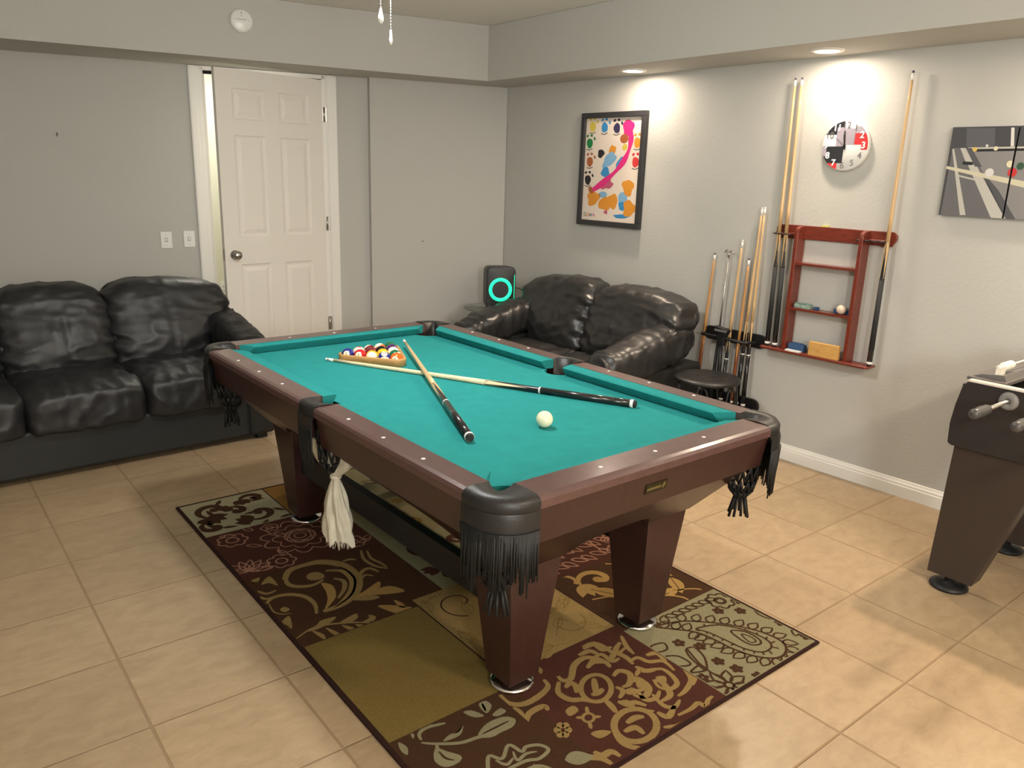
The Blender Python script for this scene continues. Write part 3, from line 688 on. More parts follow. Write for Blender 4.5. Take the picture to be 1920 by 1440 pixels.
for q in (((1125, 575), (1170, 565), (1225, 620), (1235, 690), (1180, 650), (1140, 610)), ((1000, 620), (1080, 612), (1150, 655), (1080, 665)), ((1480, 330), (1540, 360), (1600, 410), (1520, 385)), ((1150, 700), (1200, 660), (1230, 690)), ((930, 560), (1000, 540), (1020, 575), (960, 590)), ((1700, 470), (1750, 480), (1720, 500))):
    q_ = smooth(T3(*q), 4, True); fl.ribbon(q_+[q_[0]], .008, BRN)
for k in range(7):
    x, y = T3((1010+36*k, 392-15*k))[0]; q = leaf(x, y, .05, .014, .9); fl.ribbon(q+[q[0]], .007, BRN)
q_ = smooth(T3((1130, 575), (1160, 610), (1200, 655), (1260, 700), (1330, 740)), 4); fl.ribbon(q_, .008, BRN)
fl.clip = None
rug = rb.build('area_rug', rug_mats, loc=(cxr, cyr, 0)); tag(rug, 'patchwork area rug in brown, olive and sage under the pool table', 'rug')

# ------------------------------------------------------------------ pool table (local x = length towards camera, y = right)
pt = thing('pool_table', 'teal-felted pool table with mahogany rails standing on the patchwork rug', 'pool table', (TC.x, TC.y, RZ), TA)
ZO = -RZ      # local z offset: heights below are above the floor
def z_(h): return h+ZO
HT, BED = .82, .777
OL, OW = 1.095, .640        # outer half sizes
IL, IW = .985, .550         # cushion/rail seam
NLn, NW = .945, .490        # cushion nose
PC = .118                   # corner casting reach along each rail
SP = .056; XP = .028                   # side pocket half gap
# bed with cloth
b = MB()
def bed_outline():
    # notches at the pockets so balls could fall
    pts = []
    def corner(sx, sy):
        cx_, cy_ = sx*(NLn+.028), sy*(NW+.028); r = .086
        a_mid = math.atan2(-sy, -sx)
        return [(cx_+r*math.cos(a_mid+t), cy_+r*math.sin(a_mid+t)) for t in [(-1.5+3.0*i/10) for i in range(11)]]
    def side(sy):
        cx_, cy_ = XP, sy*(NW+.044); r = .064; a_mid = -sy*PI/2
        return [(cx_+r*math.cos(a_mid+t), cy_+r*math.sin(a_mid+t)) for t in [(-1.3+2.6*i/10) for i in range(11)]]
    E = .03
    out = []
    for seg in (('c', 1, 1), ('s', 0, 1), ('c', -1, 1), ('c', -1, -1), ('s', 0, -1), ('c', 1, -1)):
        arc = corner(seg[1], seg[2]) if seg[0] == 'c' else side(seg[2])
        # order counter-clockwise starting at (+,+): move in -x along top
        if seg[0] == 'c':
            key = {(1, 1): lambda p: (p[1]-p[0]), (-1, 1): lambda p: (-p[0]-p[1]), (-1, -1): lambda p: (p[0]-p[1]), (1, -1): lambda p: (p[0]+p[1])}[(seg[1], seg[2])]
            arc.sort(key=key)
        else: arc.sort(key=lambda p: -p[0]*seg[2])
        out += arc
    # keep inside the frame
    return [(max(-IL-.0, min(IL, x)), max(-IW, min(IW, y))) for x, y in out]
ol = bed_outline()
b.prism(ol, z_(BED-.03), z_(BED), 'z')
bed = b.build('felt_bed', 'felt', pt)
# cushions: cross section from nose to seam
def cushion(p, q, nrm, e0, e1, name='cushion'):
    # p,q ends of the seam line on the wood, nrm points to the playfield, e0/e1 shorten of the nose at ends
    p, q, nrm = Vector((*p, 0)), Vector((*q, 0)), Vector((*nrm, 0)); d = (q-p).normalized()
    wd = IW-NW if abs(nrm.y) > .5 else IL-NLn
    prof = [(0, HT-.001), (wd-.008, HT-.004), (wd, HT-.008), (wd-.004, HT-.016), (wd-.022, BED+.002), (0, BED+.002)]
    vs = []
    for (o_, ee, sg) in ((p, e0, 1), (q, e1, -1)):
        for t, h in prof:
            x = o_ + nrm*t + d*sg*ee*(t/wd); vs.append((x.x, x.y, z_(h)))
    n = len(prof); fs = [tuple(range(n)), tuple(range(n, 2*n))[::-1]]
    for i in range(n): j = (i+1) % n; fs.append((i, n+i, n+j, j))
    b = MB(); b.add(vs, fs); return b.build(name, 'felt', pt)
cx0, cy0 = IL-.075, IW-.075
for sy in (-1, 1):
    for sx in (-1, 1):
        cushion((XP+sx*SP, sy*IW), (sx*(IL-.062), sy*IW), (0, -sy), .012, .055)
for sx in (-1, 1): cushion((sx*IL, -(IW-.062)), (sx*IL, IW-.062), (-sx, 0), .055, .055)
# wooden rails: cap + skirt in one profile
def rail(name, p0_, p1_, inner, outer):
    # profile across: from inner seam to outer edge; direction n outward
    p0_, p1_ = Vector((*p0_, 0)), Vector((*p1_, 0)); d = (p1_-p0_).normalized(); n = Vector((d.y, -d.x, 0))
    if n.dot(p0_) < 0: n = -n
    wd = outer-inner
    cap = [(0, HT), (wd-.02, HT), (wd-.006, HT-.003), (wd, HT-.012), (wd-.001, HT-.034), (wd-.008, HT-.038), (0, HT-.038)]
    sk = [(0, HT-.038), (wd-.008, HT-.038), (wd-.028, HT-.145), (0, HT-.145)]
    for nm, prof, m_ in ((name, cap, 'railtop'), ('rail_skirt', sk, 'lam')):
        vs = []
        for o_ in (p0_, p1_):
            for t, h in prof: x = o_+n*t; vs.append((x.x, x.y, z_(h)))
        k = len(prof); fs = [tuple(range(k)), tuple(range(k, 2*k))[::-1]]
        for i in range(k): j = (i+1) % k; fs.append((i, k+i, k+j, j))
        b = MB(); b.add(vs, fs); b.build(nm, m_, pt)
for sy in (-1, 1):
    for sx in (-1, 1):
        rail('rail_cap', (XP+sx*SP, sy*IW), (sx*(IL-.045), sy*IW), IW, OW)
for sx in (-1, 1): rail('rail_cap', (sx*IL, -(IW-.045)), (sx*IL, IW-.045), IL, OL)
# sights
SL, SM, SW, SA, SB = .220, .260, .230, 1.030, .600
def sight(x, y):
    b = MB(); b.lathe([(.0065, -.002), (.0065, .0006), (.0001, .0007)], (x, y, z_(HT)), 14); b.build('sight_inlay', 'pearl', pt)
for sy in (-1, 1):
    for k in range(3):
        for sx in (-1, 1): sight(sx*(SM+k*SL), sy*SB)
for sx in (-1, 1):
    for k in (-1, 0, 1): sight(sx*SA, k*SW)
# corner pocket castings with leather skirt, fringe and pouch
def arc_pts(c, r, a0, a1, n): return [(c[0]+r*math.cos(a0+(a1-a0)*i/n), c[1]+r*math.sin(a0+(a1-a0)*i/n)) for i in range(n+1)]
def corner_pocket(sx, sy):
    A = 0 if sx > 0 else PI
    # outer curve: straight parts then round corner, radius R
    R = .115; c = (sx*(OL-R), sy*(OW-R))
    a_mid = math.atan2(sy, sx); out = []
    a0, a1 = a_mid-PI/4, a_mid+PI/4
    end0 = (sx*(IL-.045), sy*OW); end1 = (sx*OL, sy*(IW-.045))
    arc = arc_pts(c, R, a0, a1, 14)
    if math.dist(arc[0], end0) > math.dist(arc[-1], end0): arc.reverse()
    outer = [end0]+arc+[end1]
    ci = (sx*(IL-.022), sy*(IW-.022)); ri = .064
    in0 = (sx*(IL-.045), sy*IW); in1 = (sx*IL, sy*(IW-.045))
    b0 = math.atan2(in0[1]-ci[1], in0[0]-ci[0]); 
    inner = []
    n = len(outer)
    for i in range(n):
        t = i/(n-1)
        # inner throat bulges outward along the diagonal
        x = in0[0]+(in1[0]-in0[0])*t; y = in0[1]+(in1[1]-in0[1])*t
        g = math.sin(PI*t)**.7*.058
        inner.append((x+sx*g*.7, y+sy*g*.7))
    prof_h = [(0, HT+.001), (.55, HT+.004), (.85, HT+.002), (1.0, HT-.010), (1.0, HT-.045), (.9, HT-.05)]
    b = MB(); vs = []; fs = []; k = len(prof_h)+1
    for (ix, iy), (ox, oy) in zip(inner, outer):
        vs.append((ix, iy, z_(BED-.06)))
        for t, h in prof_h: vs.append((ix+(ox-ix)*t, iy+(oy-iy)*t, z_(h)))
    for i in range(n-1):
        for j in range(k-1): fs.append((i*k+j, (i+1)*k+j, (i+1)*k+j+1, i*k+j+1))
    b.add(vs, fs, 0, True); pk = b.build('corner_pocket', 'cast', pt)
    # skirt
    b = MB(); vs = []; fs = []
    for ox, oy in outer:
        q = Vector((ox-sx*(OL-.2), oy-sy*(OW-.2)));
        for e, h in ((.001, HT-.035), (.006, HT-.05), (.006, HT-.10)): vs.append((ox+sx*e*.7, oy+sy*e*.7, z_(h)))
    for i in range(n-1):
        for j in range(2): fs.append((i*3+j, (i+1)*3+j, (i+1)*3+j+1, i*3+j+1))
    b.add(vs, fs, 0, True); b.build('skirt', 'cast', pk)
    # fringe strips as one hanging curtain
    b = MB(); rn = random.Random(int(sx*3+sy+9))
    for i in range(n-1):
        L_ = math.dist(outer[i], outer[i+1]); m_ = max(1, int(L_/.0030))
        for j in range(m_):
            t = (j+.5)/m_; x = outer[i][0]+(outer[i+1][0]-outer[i][0])*t+sx*.006; y = outer[i][1]+(outer[i+1][1]-outer[i][1])*t+sy*.006
            ln = .135+rn.uniform(-.018, .03)+.02*math.sin(i*1.1)
            dx, dy = rn.uniform(-.006, .006)-sx*.006, rn.uniform(-.006, .006)-sy*.006
            b.tube([(x, y, z_(HT-.085)), (x+dx*.4, y+dy*.4, z_(HT-.085-ln*.5)), (x+dx, y+dy, z_(HT-.085-ln))], [.0036, .0036, .0028], 4)
    fo = b.build('fringe', 'fringe', pk); fo['kind'] = 'stuff'
    # net pouch
    b = MB(); cx_, cy_ = sx*(IL-.005), sy*(IW-.005)
    rings = []
    for h, r in ((BED-.05, .062), (BED-.12, .058), (BED-.18, .050), (BED-.225, .040), (BED-.25, .018)): rings.append((h, r))
    for (h, r), (h2, r2) in zip(rings[:-1], rings[1:]):
        for kk in range(12):
            for off in (-.5, .5):
                a_, c_ = 2*PI*kk/12, 2*PI*(kk+off)/12
                b.tube([(cx_+r*math.cos(a_), cy_+r*math.sin(a_), z_(h)), (cx_+r2*math.cos(c_), cy_+r2*math.sin(c_), z_(h2))], .0045, 5)
    for kk in range(9):
        a_ = 2*PI*kk/9; b.tube([(cx_+.018*math.cos(a_), cy_+.018*math.sin(a_), z_(BED-.25)), (cx_+.034*math.cos(a_), cy_+.034*math.sin(a_), z_(BED-.31-.02*rn.random()))], .005, 5)
    b.build('pouch', 'fringe', pk)
for sx in (-1, 1):
    for sy in (-1, 1): corner_pocket(sx, sy)
def side_pocket(sy):
    n = 12; outer = [(XP-SP-.002+(2*SP+.004)*i/n, sy*(OW+.004*math.sin(PI*i/n))) for i in range(n+1)]
    inner = [(XP-SP-.002+(2*SP+.004)*i/n, sy*(IW+.045*math.sin(PI*i/n)**.6)) for i in range(n+1)]
    prof_h = [(0, HT+.001), (.6, HT+.004), (.9, HT+.001), (1.0, HT-.012), (1.0, HT-.045)]
    b = MB(); vs = []; fs = []; k = len(prof_h)+1
    for (ix, iy), (ox, oy) in zip(inner, outer):
        vs.append((ix, iy, z_(BED-.06)))
        for t, h in prof_h: vs.append((ix+(ox-ix)*t, iy+(oy-iy)*t, z_(h)))
    for i in range(n):
        for j in range(k-1): fs.append((i*k+j, (i+1)*k+j, (i+1)*k+j+1, i*k+j+1))
    b.add(vs, fs, 0, True); pk = b.build('side_pocket', 'cast', pt)
    b = MB(); b.bar(XP-SP*.9, XP+SP*.9, sy*(OW+.002), sy*(OW+.009), z_(HT-.085), z_(HT-.035)); b.build('skirt', 'cast', pk)
    b = MB(); rn = random.Random(4)
    for j in range(24):
        x = -SP*.9+SP*1.8*j/23; ln = .15+rn.uniform(-.03, .045)
        b.tube([(XP+x, sy*(OW+.006), z_(HT-.07)), (XP+x*.9+rn.uniform(-.008, .008), sy*(OW+.004), z_(HT-.08-ln*.6)), (XP+x*.95+rn.uniform(-.018, .018), sy*(OW-.004), z_(HT-.08-ln))], [.0034, .0032, .0022], 4)
    fo = b.build('fringe', 'fringe', pk); fo['kind'] = 'stuff'
    b = MB(); cx_, cy_ = XP, sy*(IW+.01)
    rings = [(BED-.05, .055), (BED-.12, .05), (BED-.18, .045), (BED-.22, .02)]
    for (h, r), (h2, r2) in zip(rings[:-1], rings[1:]):
        for kk in range(10):
            for off in (-.5, .5):
                a_, c_ = 2*PI*kk/10, 2*PI*(kk+off)/10
                b.tube([(cx_+r*math.cos(a_), cy_+r*math.sin(a_)*.7, z_(h)), (cx_+r2*math.cos(c_), cy_+r2*math.sin(c_)*.7, z_(h2))], .004, 5)
    b.build('pouch', 'fringe', pk)
for sy in (-1, 1): side_pocket(sy)
# apron: slanted panels with arched lower edge, one per side
ZT_, ZB_ = HT-.145, .475
LX, LY, LH = .765, .300, .100            # leg centre, half top
def apron(long_, sg):
    TXo, TYo = OL-.06, OW-.05            # top outer half sizes
    BXo, BYo = LX+LH+.008, LY+LH+.008    # bottom outer half sizes
    n = 28; b = MB(); vs = []; 
    for i in range(n+1):
        t = -1+2*i/n
        half_t, half_b = (TXo, BXo) if long_ else (TYo, BYo)
        legin = (LX-LH-.02)/half_b if long_ else (LY-LH-.02)/half_b
        e = abs(t)
        zb = ZB_ if e > legin else ZB_+(.105 if long_ else .055)*(1-(e/legin)**4)**.8
        f_ = (zb-ZB_)/(ZT_-ZB_)
        for th in (0, .02):
            for (z, ff) in ((ZT_, 1.0), (zb, f_)):
                al = t*(half_b+(half_t-half_b)*ff)
                ot = sg*((BYo if long_ else BXo)+((TYo-BYo) if long_ else (TXo-BXo))*ff-th)
                vs.append((al, ot, z_(z)) if long_ else (ot, al, z_(z)))
    fs = []
    for i in range(n):
        a, c = i*4, i*4+4
        fs += [(a, c, c+1, a+1), (a+2, a+3, c+3, c+2), (a+1, c+1, c+3, a+3), (a, a+2, c+2, c)]
    b.add(vs, fs); b.build('apron_panel', 'lam', pt)
for sg in (-1, 1): apron(True, sg); apron(False, sg)
# legs
for sx in (-1, 1):
    for sy in (-1, 1):
        b = MB(); cx_, cy_ = sx*LX, sy*LY; hb = .060; vs = []
        for h, q in ((.045, hb), (.473, LH)):
            for dx, dy in ((-1, -1), (1, -1), (1, 1), (-1, 1)): vs.append((cx_+dx*q, cy_+dy*q, z_(h)))
        for q in (LH-.006,):
            for dx, dy in ((-1, -1), (1, -1), (1, 1), (-1, 1)): vs.append((cx_+dx*q, cy_+dy*q, z_(.50)))
        b.add(vs, [(0, 3, 2, 1), (0, 1, 5, 4), (1, 2, 6, 5), (2, 3, 7, 6), (3, 0, 4, 7), (4, 5, 9, 8), (5, 6, 10, 9), (6, 7, 11, 10), (7, 4, 8, 11), (8, 9, 10, 11)])
        lg = b.build('leg', 'lam', pt, bevel=.003)
        b = MB(); b.lathe([(.0001, .0115), (.066, .0115), (.073, .015), (.074, .020), (.066, .025), (.03, .031), (.018, .036), (.018, .05), (.0001, .05)], (cx_, cy_, z_(0)), 32); b.build('levelling_foot', 'chrome', lg)
# stretchers
for sy in (-1, 1):
    b = MB(); b.bar(-(LX-.065), LX-.065, sy*.335-.017, sy*.335+.017, z_(.272), z_(.372)); b.build('stretcher', 'blackp', pt)
# name plate on the near rail
npm = bpy.data.objects.new('name_plate', None)
b = MB(); slope = .02/.107
def onskirt(y, z, e=0): return (OL-.008-(HT-.038-z)*slope+e, y, z_(z))
Rk = Matrix.Rotation(-math.atan(slope)*-1, 3, 'Y')
cy_, cz_ = -.043, .733
b.box(onskirt(cy_, cz_, .0015), (.002, .047, .0155), mtx=Matrix.Rotation(math.atan(slope), 3, 'Y'))
np_ = b.build('name_plate', mat('dark_bronze_plate', lin(40, 34, 14), .35, metal=.4), pt, bevel=.002)
MX = Matrix.Translation(onskirt(cy_, cz_, .0042)) @ Matrix.Rotation(math.atan(slope), 4, 'Y') @ Matrix(((0, 0, 1, 0), (1, 0, 0, 0), (0, 1, 0, 0), (0, 0, 0, 1)))
M['plate_ink'] = mat('brass_lettering', lin(140, 130, 78), .4, metal=.5)
b = MB()
def pl(y, z): return onskirt(cy_+y, cz_+z, .004)
for k in range(8):      # unreadable worn lettering: short raised strokes
    y = -.040+k*.0075
    b.add([pl(y, -.005+.001*(k % 2)), pl(y+.0055, -.005), pl(y+.0055, .003+.001*(k % 3)), pl(y, .003)], [(0, 1, 2, 3)])
b.add([pl(.022, -.003), pl(.027, -.003), pl(.037, .011), pl(.032, .011)], [(0, 1, 2, 3)]); b.add([pl(.026, -.009), pl(.031, -.009), pl(.041, .004), pl(.036, .005)], [(0, 1, 2, 3)])
b.build('plate_marking', 'plate_ink', np_)

# ------------------------------------------------------------------ balls
BR = .0286
BC = {1: (230, 176, 30), 2: (24, 36, 120), 3: (190, 24, 32), 4: (70, 30, 90), 5: (236, 96, 20), 6: (16, 96, 62), 7: (110, 26, 34), 8: (14, 14, 16),
      9: (230, 176, 30), 10: (24, 36, 120), 11: (190, 24, 32), 12: (86, 36, 84), 13: (236, 96, 20), 14: (16, 96, 62), 15: (110, 26, 34)}
CN = {1: 'yellow', 2: 'blue', 3: 'red', 4: 'purple', 5: 'orange', 6: 'green', 7: 'maroon', 8: 'black'}
def ball_mat(nm, col, stripe):
    m, n, L, bs = nt(nm); bs.inputs['Roughness'].default_value = .12; bs.inputs['Coat Weight'].default_value = .4
    if stripe:
        tc = n.new('ShaderNodeTexCoord'); sx = n.new('ShaderNodeSeparateXYZ'); L.new(tc.outputs['Object'], sx.inputs[0])
        a = n.new('ShaderNodeMath'); a.operation = 'ABSOLUTE'; L.new(sx.outputs[2], a.inputs[0])
        g = n.new('ShaderNodeMath'); g.operation = 'GREATER_THAN'; g.inputs[1].default_value = BR*.52; L.new(a.outputs[0], g.inputs[0])
        mx = n.new('ShaderNodeMix'); mx.data_type = 'RGBA'; L.new(g.outputs[0], mx.inputs[0])
        mx.inputs[6].default_value = (*col, 1); mx.inputs[7].default_value = (*lin(238, 230, 206), 1); L.new(mx.outputs[2], bs.inputs['Base Color'])
    else: bs.inputs['Base Color'].default_value = (*col, 1)
    return m
sph = MB(); sph.sphere((0, 0, 0), BR, 40)
def cap_mesh(r, off, R_): # spherical cap facing +x
    b = MB(); prof = [(max(1e-5, math.sin(r*i/8))*R_, math.cos(r*i/8)*R_) for i in range(9)]
    b.lathe(prof, (0, 0, 0), 24, 0, True, Matrix(((0, 0, 1), (0, 1, 0), (1, 0, 0)))); return b
def make_ball(num, pos, face, label, roll=0.0, group='balls in the wooden rack', tilt=0.0):
    me = MB(); me.v, me.f, me.m, me.sm = sph.v, sph.f, sph.m, sph.sm
    o = me.build('pool_ball', ball_mat('ball_%d' % num, lin(*BC[num]), num > 8)); o.location = pos
    tag(o, label, 'pool ball', group)
    f_ = Vector(face).normalized(); q = f_.to_track_quat('X', 'Z'); o.rotation_mode = 'QUATERNION'
    from mathutils import Quaternion
    o.rotation_quaternion = q @ Quaternion((1, 0, 0), tilt)
    cap_mesh(.50, 0, BR*1.004).build('number_spot', 'cue', o)
    t = text('number', str(num), BR*.62, Matrix.Translation((BR*1.003, 0, 0)) @ Matrix(((0, 0, 1, 0), (1, 0, 0, 0), (0, 1, 0, 0), (0, 0, 0, 1))), 'dark', o, extr=.0004)
    return o
TMX = Matrix.Translation(TC) @ Matrix.Rotation(TA, 4, 'Z')
def tw(a, bb, z): return TMX @ Vector((a, bb, z))
# triangle: corners in table coordinates
e1 = Vector((.237, .175)).normalized(); e2 = Vector((-e1.y, e1.x))
cen = Vector((-.569, -.017)); S_ = 4*2*BR*1.008
Acor = cen - e1*S_/2 - e2*S_*.2887; 
rows = []
for r in range(5):
    for k in range(5-r):
        p = Acor + e1*(2*BR*1.008*(k+.5*r)) + e2*(2*BR*1.008*.866*r); rows.append((r, k, p))
order = {(0, 0): 2, (0, 1): 3, (0, 2): 9, (0, 3): 10, (0, 4): 5, (1, 0): 11, (1, 1): 7, (1, 2): 1, (1, 3): 14, (2, 0): 15, (2, 1): 8, (2, 2): 12, (3, 0): 13, (3, 1): 4, (4, 0): 6}
posn = ['at the left end of the front row', 'second in the front row', 'in the middle of the front row', 'fourth in the front row', 'at the right end of the front row']
blab = {
 (0, 0): 'dark blue ball with its number facing out at the left corner of the rack', (0, 1): 'red ball with its number facing out, second in the front row of the rack',
 (0, 2): 'mostly white striped ball in the middle of the rack front row', (0, 3): 'blue ball with its band up, fourth in the rack front row',
 (0, 4): 'orange solid ball in the right front corner of the rack', (1, 0): 'white ball with red stripe behind the two left balls of the rack',
 (1, 1): 'maroon solid ball in the second row of the rack', (1, 2): 'yellow solid ball in the second row of the rack', (1, 3): 'white ball with green stripe at the right of the rack second row',
 (2, 0): 'maroon striped ball at the left of the rack third row', (2, 1): 'black ball in the centre of the rack', (2, 2): 'purple striped ball at the right of the rack third row',
 (3, 0): 'orange striped ball at the left of the rack fourth row', (3, 1): 'purple solid ball at the right of the rack fourth row', (4, 0): 'green solid ball at the far corner of the rack'}
cdir = Vector((CAM.x-tw(*cen, .8).x, CAM.y-tw(*cen, .8).y, .9)).normalized()
lft = Vector((-cdir.y, cdir.x, 0))
for r, k, p in rows:
    num = order[(r, k)]; rn = random.Random(num*3)
    if (r, k) in ((0, 0), (0, 1)): fc = cdir*1.0 - lft*.55*-1*0 + Vector((0, 0, .0)) - lft*.25; fc.z = .35
    elif (r, k) == (0, 3): fc = cdir.copy(); fc.z = 1.4
    elif (r, k) == (0, 2): fc = Vector((rn.uniform(-1, 1), rn.uniform(-1, 1), -.4))
    else: fc = Vector((rn.uniform(-1, 1), rn.uniform(-1, 1), rn.uniform(-.6, .5)))
    make_ball(num, tw(p.x, p.y, BED+BR), fc, blab[(r, k)], tilt={(0, 2): 1.5, (1, 0): 1.2, (1, 3): 1.4}.get((r, k), rn.uniform(-.6, .6)))
# rack: rounded triangle wall
def round_tri(off, n=8):
    pts = []; c3 = [Acor, Acor+e1*S_, Acor+e1*S_/2+e2*S_*.866]
    for i in range(3):
        c_ = c3[i]; a_ = c3[i-1]-c_; b_ = c3[(i+1) % 3]-c_
        n1 = math.atan2(-(a_+b_).y, -(a_+b_).x)
        for j in range(n+1):
            t = n1-PI/3+2*PI/3*j/n; pts.append((c_.x+off*math.cos(t), c_.y+off*math.sin(t)))
    return pts
b = MB(); i_, o_ = round_tri(BR+.002), round_tri(BR+.013); n = len(i_)
prof = [(0, .004), (1, .004), (1, .034), (.85, .038), (.15, .038), (0, .034)]
vs = [(ix+(ox-ix)*t-cen.x, iy+(oy-iy)*t-cen.y, h) for (ix, iy), (ox, oy) in zip(i_, o_) for t, h in prof]
kk = len(prof); fs = []
for i in range(n):
    j = (i+1) % n
    for q in range(kk): q2 = (q+1) % kk; fs.append((i*kk+q, j*kk+q, j*kk+q2, i*kk+q2))
b.add(vs, fs, 0, True)
o = b.build('ball_rack', 'rackw'); o.location = tw(cen.x, cen.y, BED-.003); o.rotation_euler = (0, 0, TA); tag(o, 'light wooden triangle rack holding the balls on the teal felt', 'ball rack')
# cue ball
b = MB(); b.sphere((0, 0, 0), BR, 48); p = onz(1021, 786, BED+BR)
o = b.build('cue_ball', 'cue', loc=p); tag(o, 'ivory cue ball lying alone on the teal felt', 'cue ball')

# ------------------------------------------------------------------ cues
from mathutils import Quaternion
def make_cue(butt, tip, label, style='black', rb=.0148, rt=.0062, group=None):
    butt, tip = Vector(butt), Vector(tip); d = tip-butt; L_ = d.length
    q = d.to_track_quat('Z', 'Y')
    t = thing('pool_cue', label, 'pool cue', butt, group=group, quat=q)
    R_ = lambda z: rb+(rt-rb)*(z/L_)**.9
    split = L_*.44
    sm, bm, wr = {'black': ('maple', 'butt', 'butt'), 'dark': ('maple3', 'butt', 'wrap'), 'pale': ('maple3', 'maple3', None), 'brown': ('maple2', 'walnut', None), 'plain': ('maple2', 'maple2', None), 'points': ('maple3', 'butt', 'butt')}[style]
    b = MB(); zs = [split+(L_-.045-split)*i/6 for i in range(7)]; b.tube([(0, 0, z) for z in zs], [R_(z) for z in zs], 18); b.build('shaft', sm, t)
    b = MB(); zs = [.022+(split-.022)*i/6 for i in range(7)]; b.tube([(0, 0, z) for z in zs], [R_(z) for z in zs], 18)
    bo = b.build('butt', bm, t)
    if style in ('black', 'dark', 'points', 'brown'):
        # pale points running up the forearm, or down into the butt
        b = MB(); z0, z1 = split-.19*L_/1.42, split
        for k in range(4):
            a = PI/2*k+.4; half = .75; n = 8; vs = []
            for i in range(n+1):
                z = z0+(z1-z0)*i/n; w_ = half*(i/n); r_ = R_(z)+.0006
                for s_ in (-1, 0, 1): vs.append((r_*math.cos(a+s_*w_), r_*math.sin(a+s_*w_), z))
            fs = []
            for i in range(n):
                for j in (0, 1): fs.append((i*3+j, i*3+j+1, i*3+3+j+1, i*3+3+j))
            b.add(vs, fs, 0, True)
        b.build('points', sm, bo)
    if wr:
        b = MB(); z0, z1 = L_*.06, L_*(.31 if style == 'dark' else .27); b.tube([(0, 0, z0), (0, 0, z1)], [R_(z0)+.0006, R_(z1)+.0006], 18); b.build('wrap', wr, bo)
        b = MB(); b.tube([(0, 0, z1), (0, 0, z1+.006)], R_(z1)+.001, 18); b.build('collar', 'ferr' if style != 'dark' else 'wrap', bo)
    b = MB(); b.tube([(0, 0, .010), (0, 0, .022)], R_(0)+.0008, 18); b.build('butt_ring', 'ferr', t)
    b = MB(); b.tube([(0, 0, 0), (0, 0, .010)], [R_(0)*.8, R_(0)], 18); b.build('bumper', 'rub', t)
    b = MB(); b.tube([(0, 0, L_-.046), (0, 0, L_-.012)], rt+.0004, 14); b.build('ferrule', 'ferr', t)
    b = MB(); b.tube([(0, 0, L_-.012), (0, 0, L_-.004), (0, 0, L_)], [rt, rt, rt*.55], 14); b.build('tip', 'ferr' if style in ('black', 'points') else 'tip', t)
    return t
def tabz(u, v, z): p = onz(u, v, z); return p
c1b = onz(1193, 758, BED+.0150); c1t = onz(610, 673, BED+.0068)
make_cue(c1b, c1t, 'pool cue lying across the felt with its butt towards the far right rail', 'black')
c2b = onz(882, 822, BED+.016)
c2t = onz(757, 638, .8165)
make_cue(c2b, c2t, 'pool cue resting on the other, its tip raised beside the ball rack', 'points')

# towel hanging from the side pocket, knotted
tl = thing('towel', 'white towel knotted in the middle, hanging under the left side pocket', 'towel', tw(.0, -.50, 0))
b = MB(); n = 44; rings = 34; vs = []; fs = []
ztop, zk, zb_ = .70, .500, .255
cxk = -.045
for j in range(rings+1):
    t = j/rings; z = ztop+(zb_-ztop)*t
    if z > zk: u_ = (z-zk)/(ztop-zk); r_ = .016+.102*math.sin(min(1, u_*1.35)*PI/2)**.8; cx_ = cxk+.012*u_
    else: u_ = (zk-z)/(zk-zb_); r_ = .016+.058*math.sin(u_*PI/2)**.75; cx_ = cxk+.008*u_
    for i in range(n):
        a = 2*PI*i/n; amp = .22*min(1, abs(z-zk)/.05)
        rr_ = r_*(1+amp*math.sin(7*a+3*math.sin(t*4))+amp*.4*math.sin(13*a+1+t*5))
        zz = z+(-.012*math.sin(3*a)+.008*math.sin(11*a) if j == rings else 0)
        vs.append((cx_+rr_*math.cos(a), .55*rr_*math.sin(a), zz))
for j in range(rings):
    for i in range(n): i2 = (i+1) % n; fs.append((j*n+i, j*n+i2, j*n+n+i2, j*n+n+i))
b.add(vs, fs, 0, True); tow = b.build('cloth', 'towel', tl)
b = MB(); b.lathe([(.012, -.012), (.021, -.006), (.022, .006), (.012, .012)], (cxk, 0, zk), 20); b.build('knot', 'towel', tl)
b = MB(); rn = random.Random(2)
for k in range(60):
    a = 2*PI*k/60; x, y = cxk+.008+.062*math.cos(a), .034*math.sin(a)
    b.tube([(x, y, zb_+.004), (x+rn.uniform(-.008, .008), y+rn.uniform(-.006, .006), zb_-.012-rn.random()*.02)], .0013, 4)
fo = b.build('frayed_edge', 'towel', tl); fo['kind'] = 'stuff'

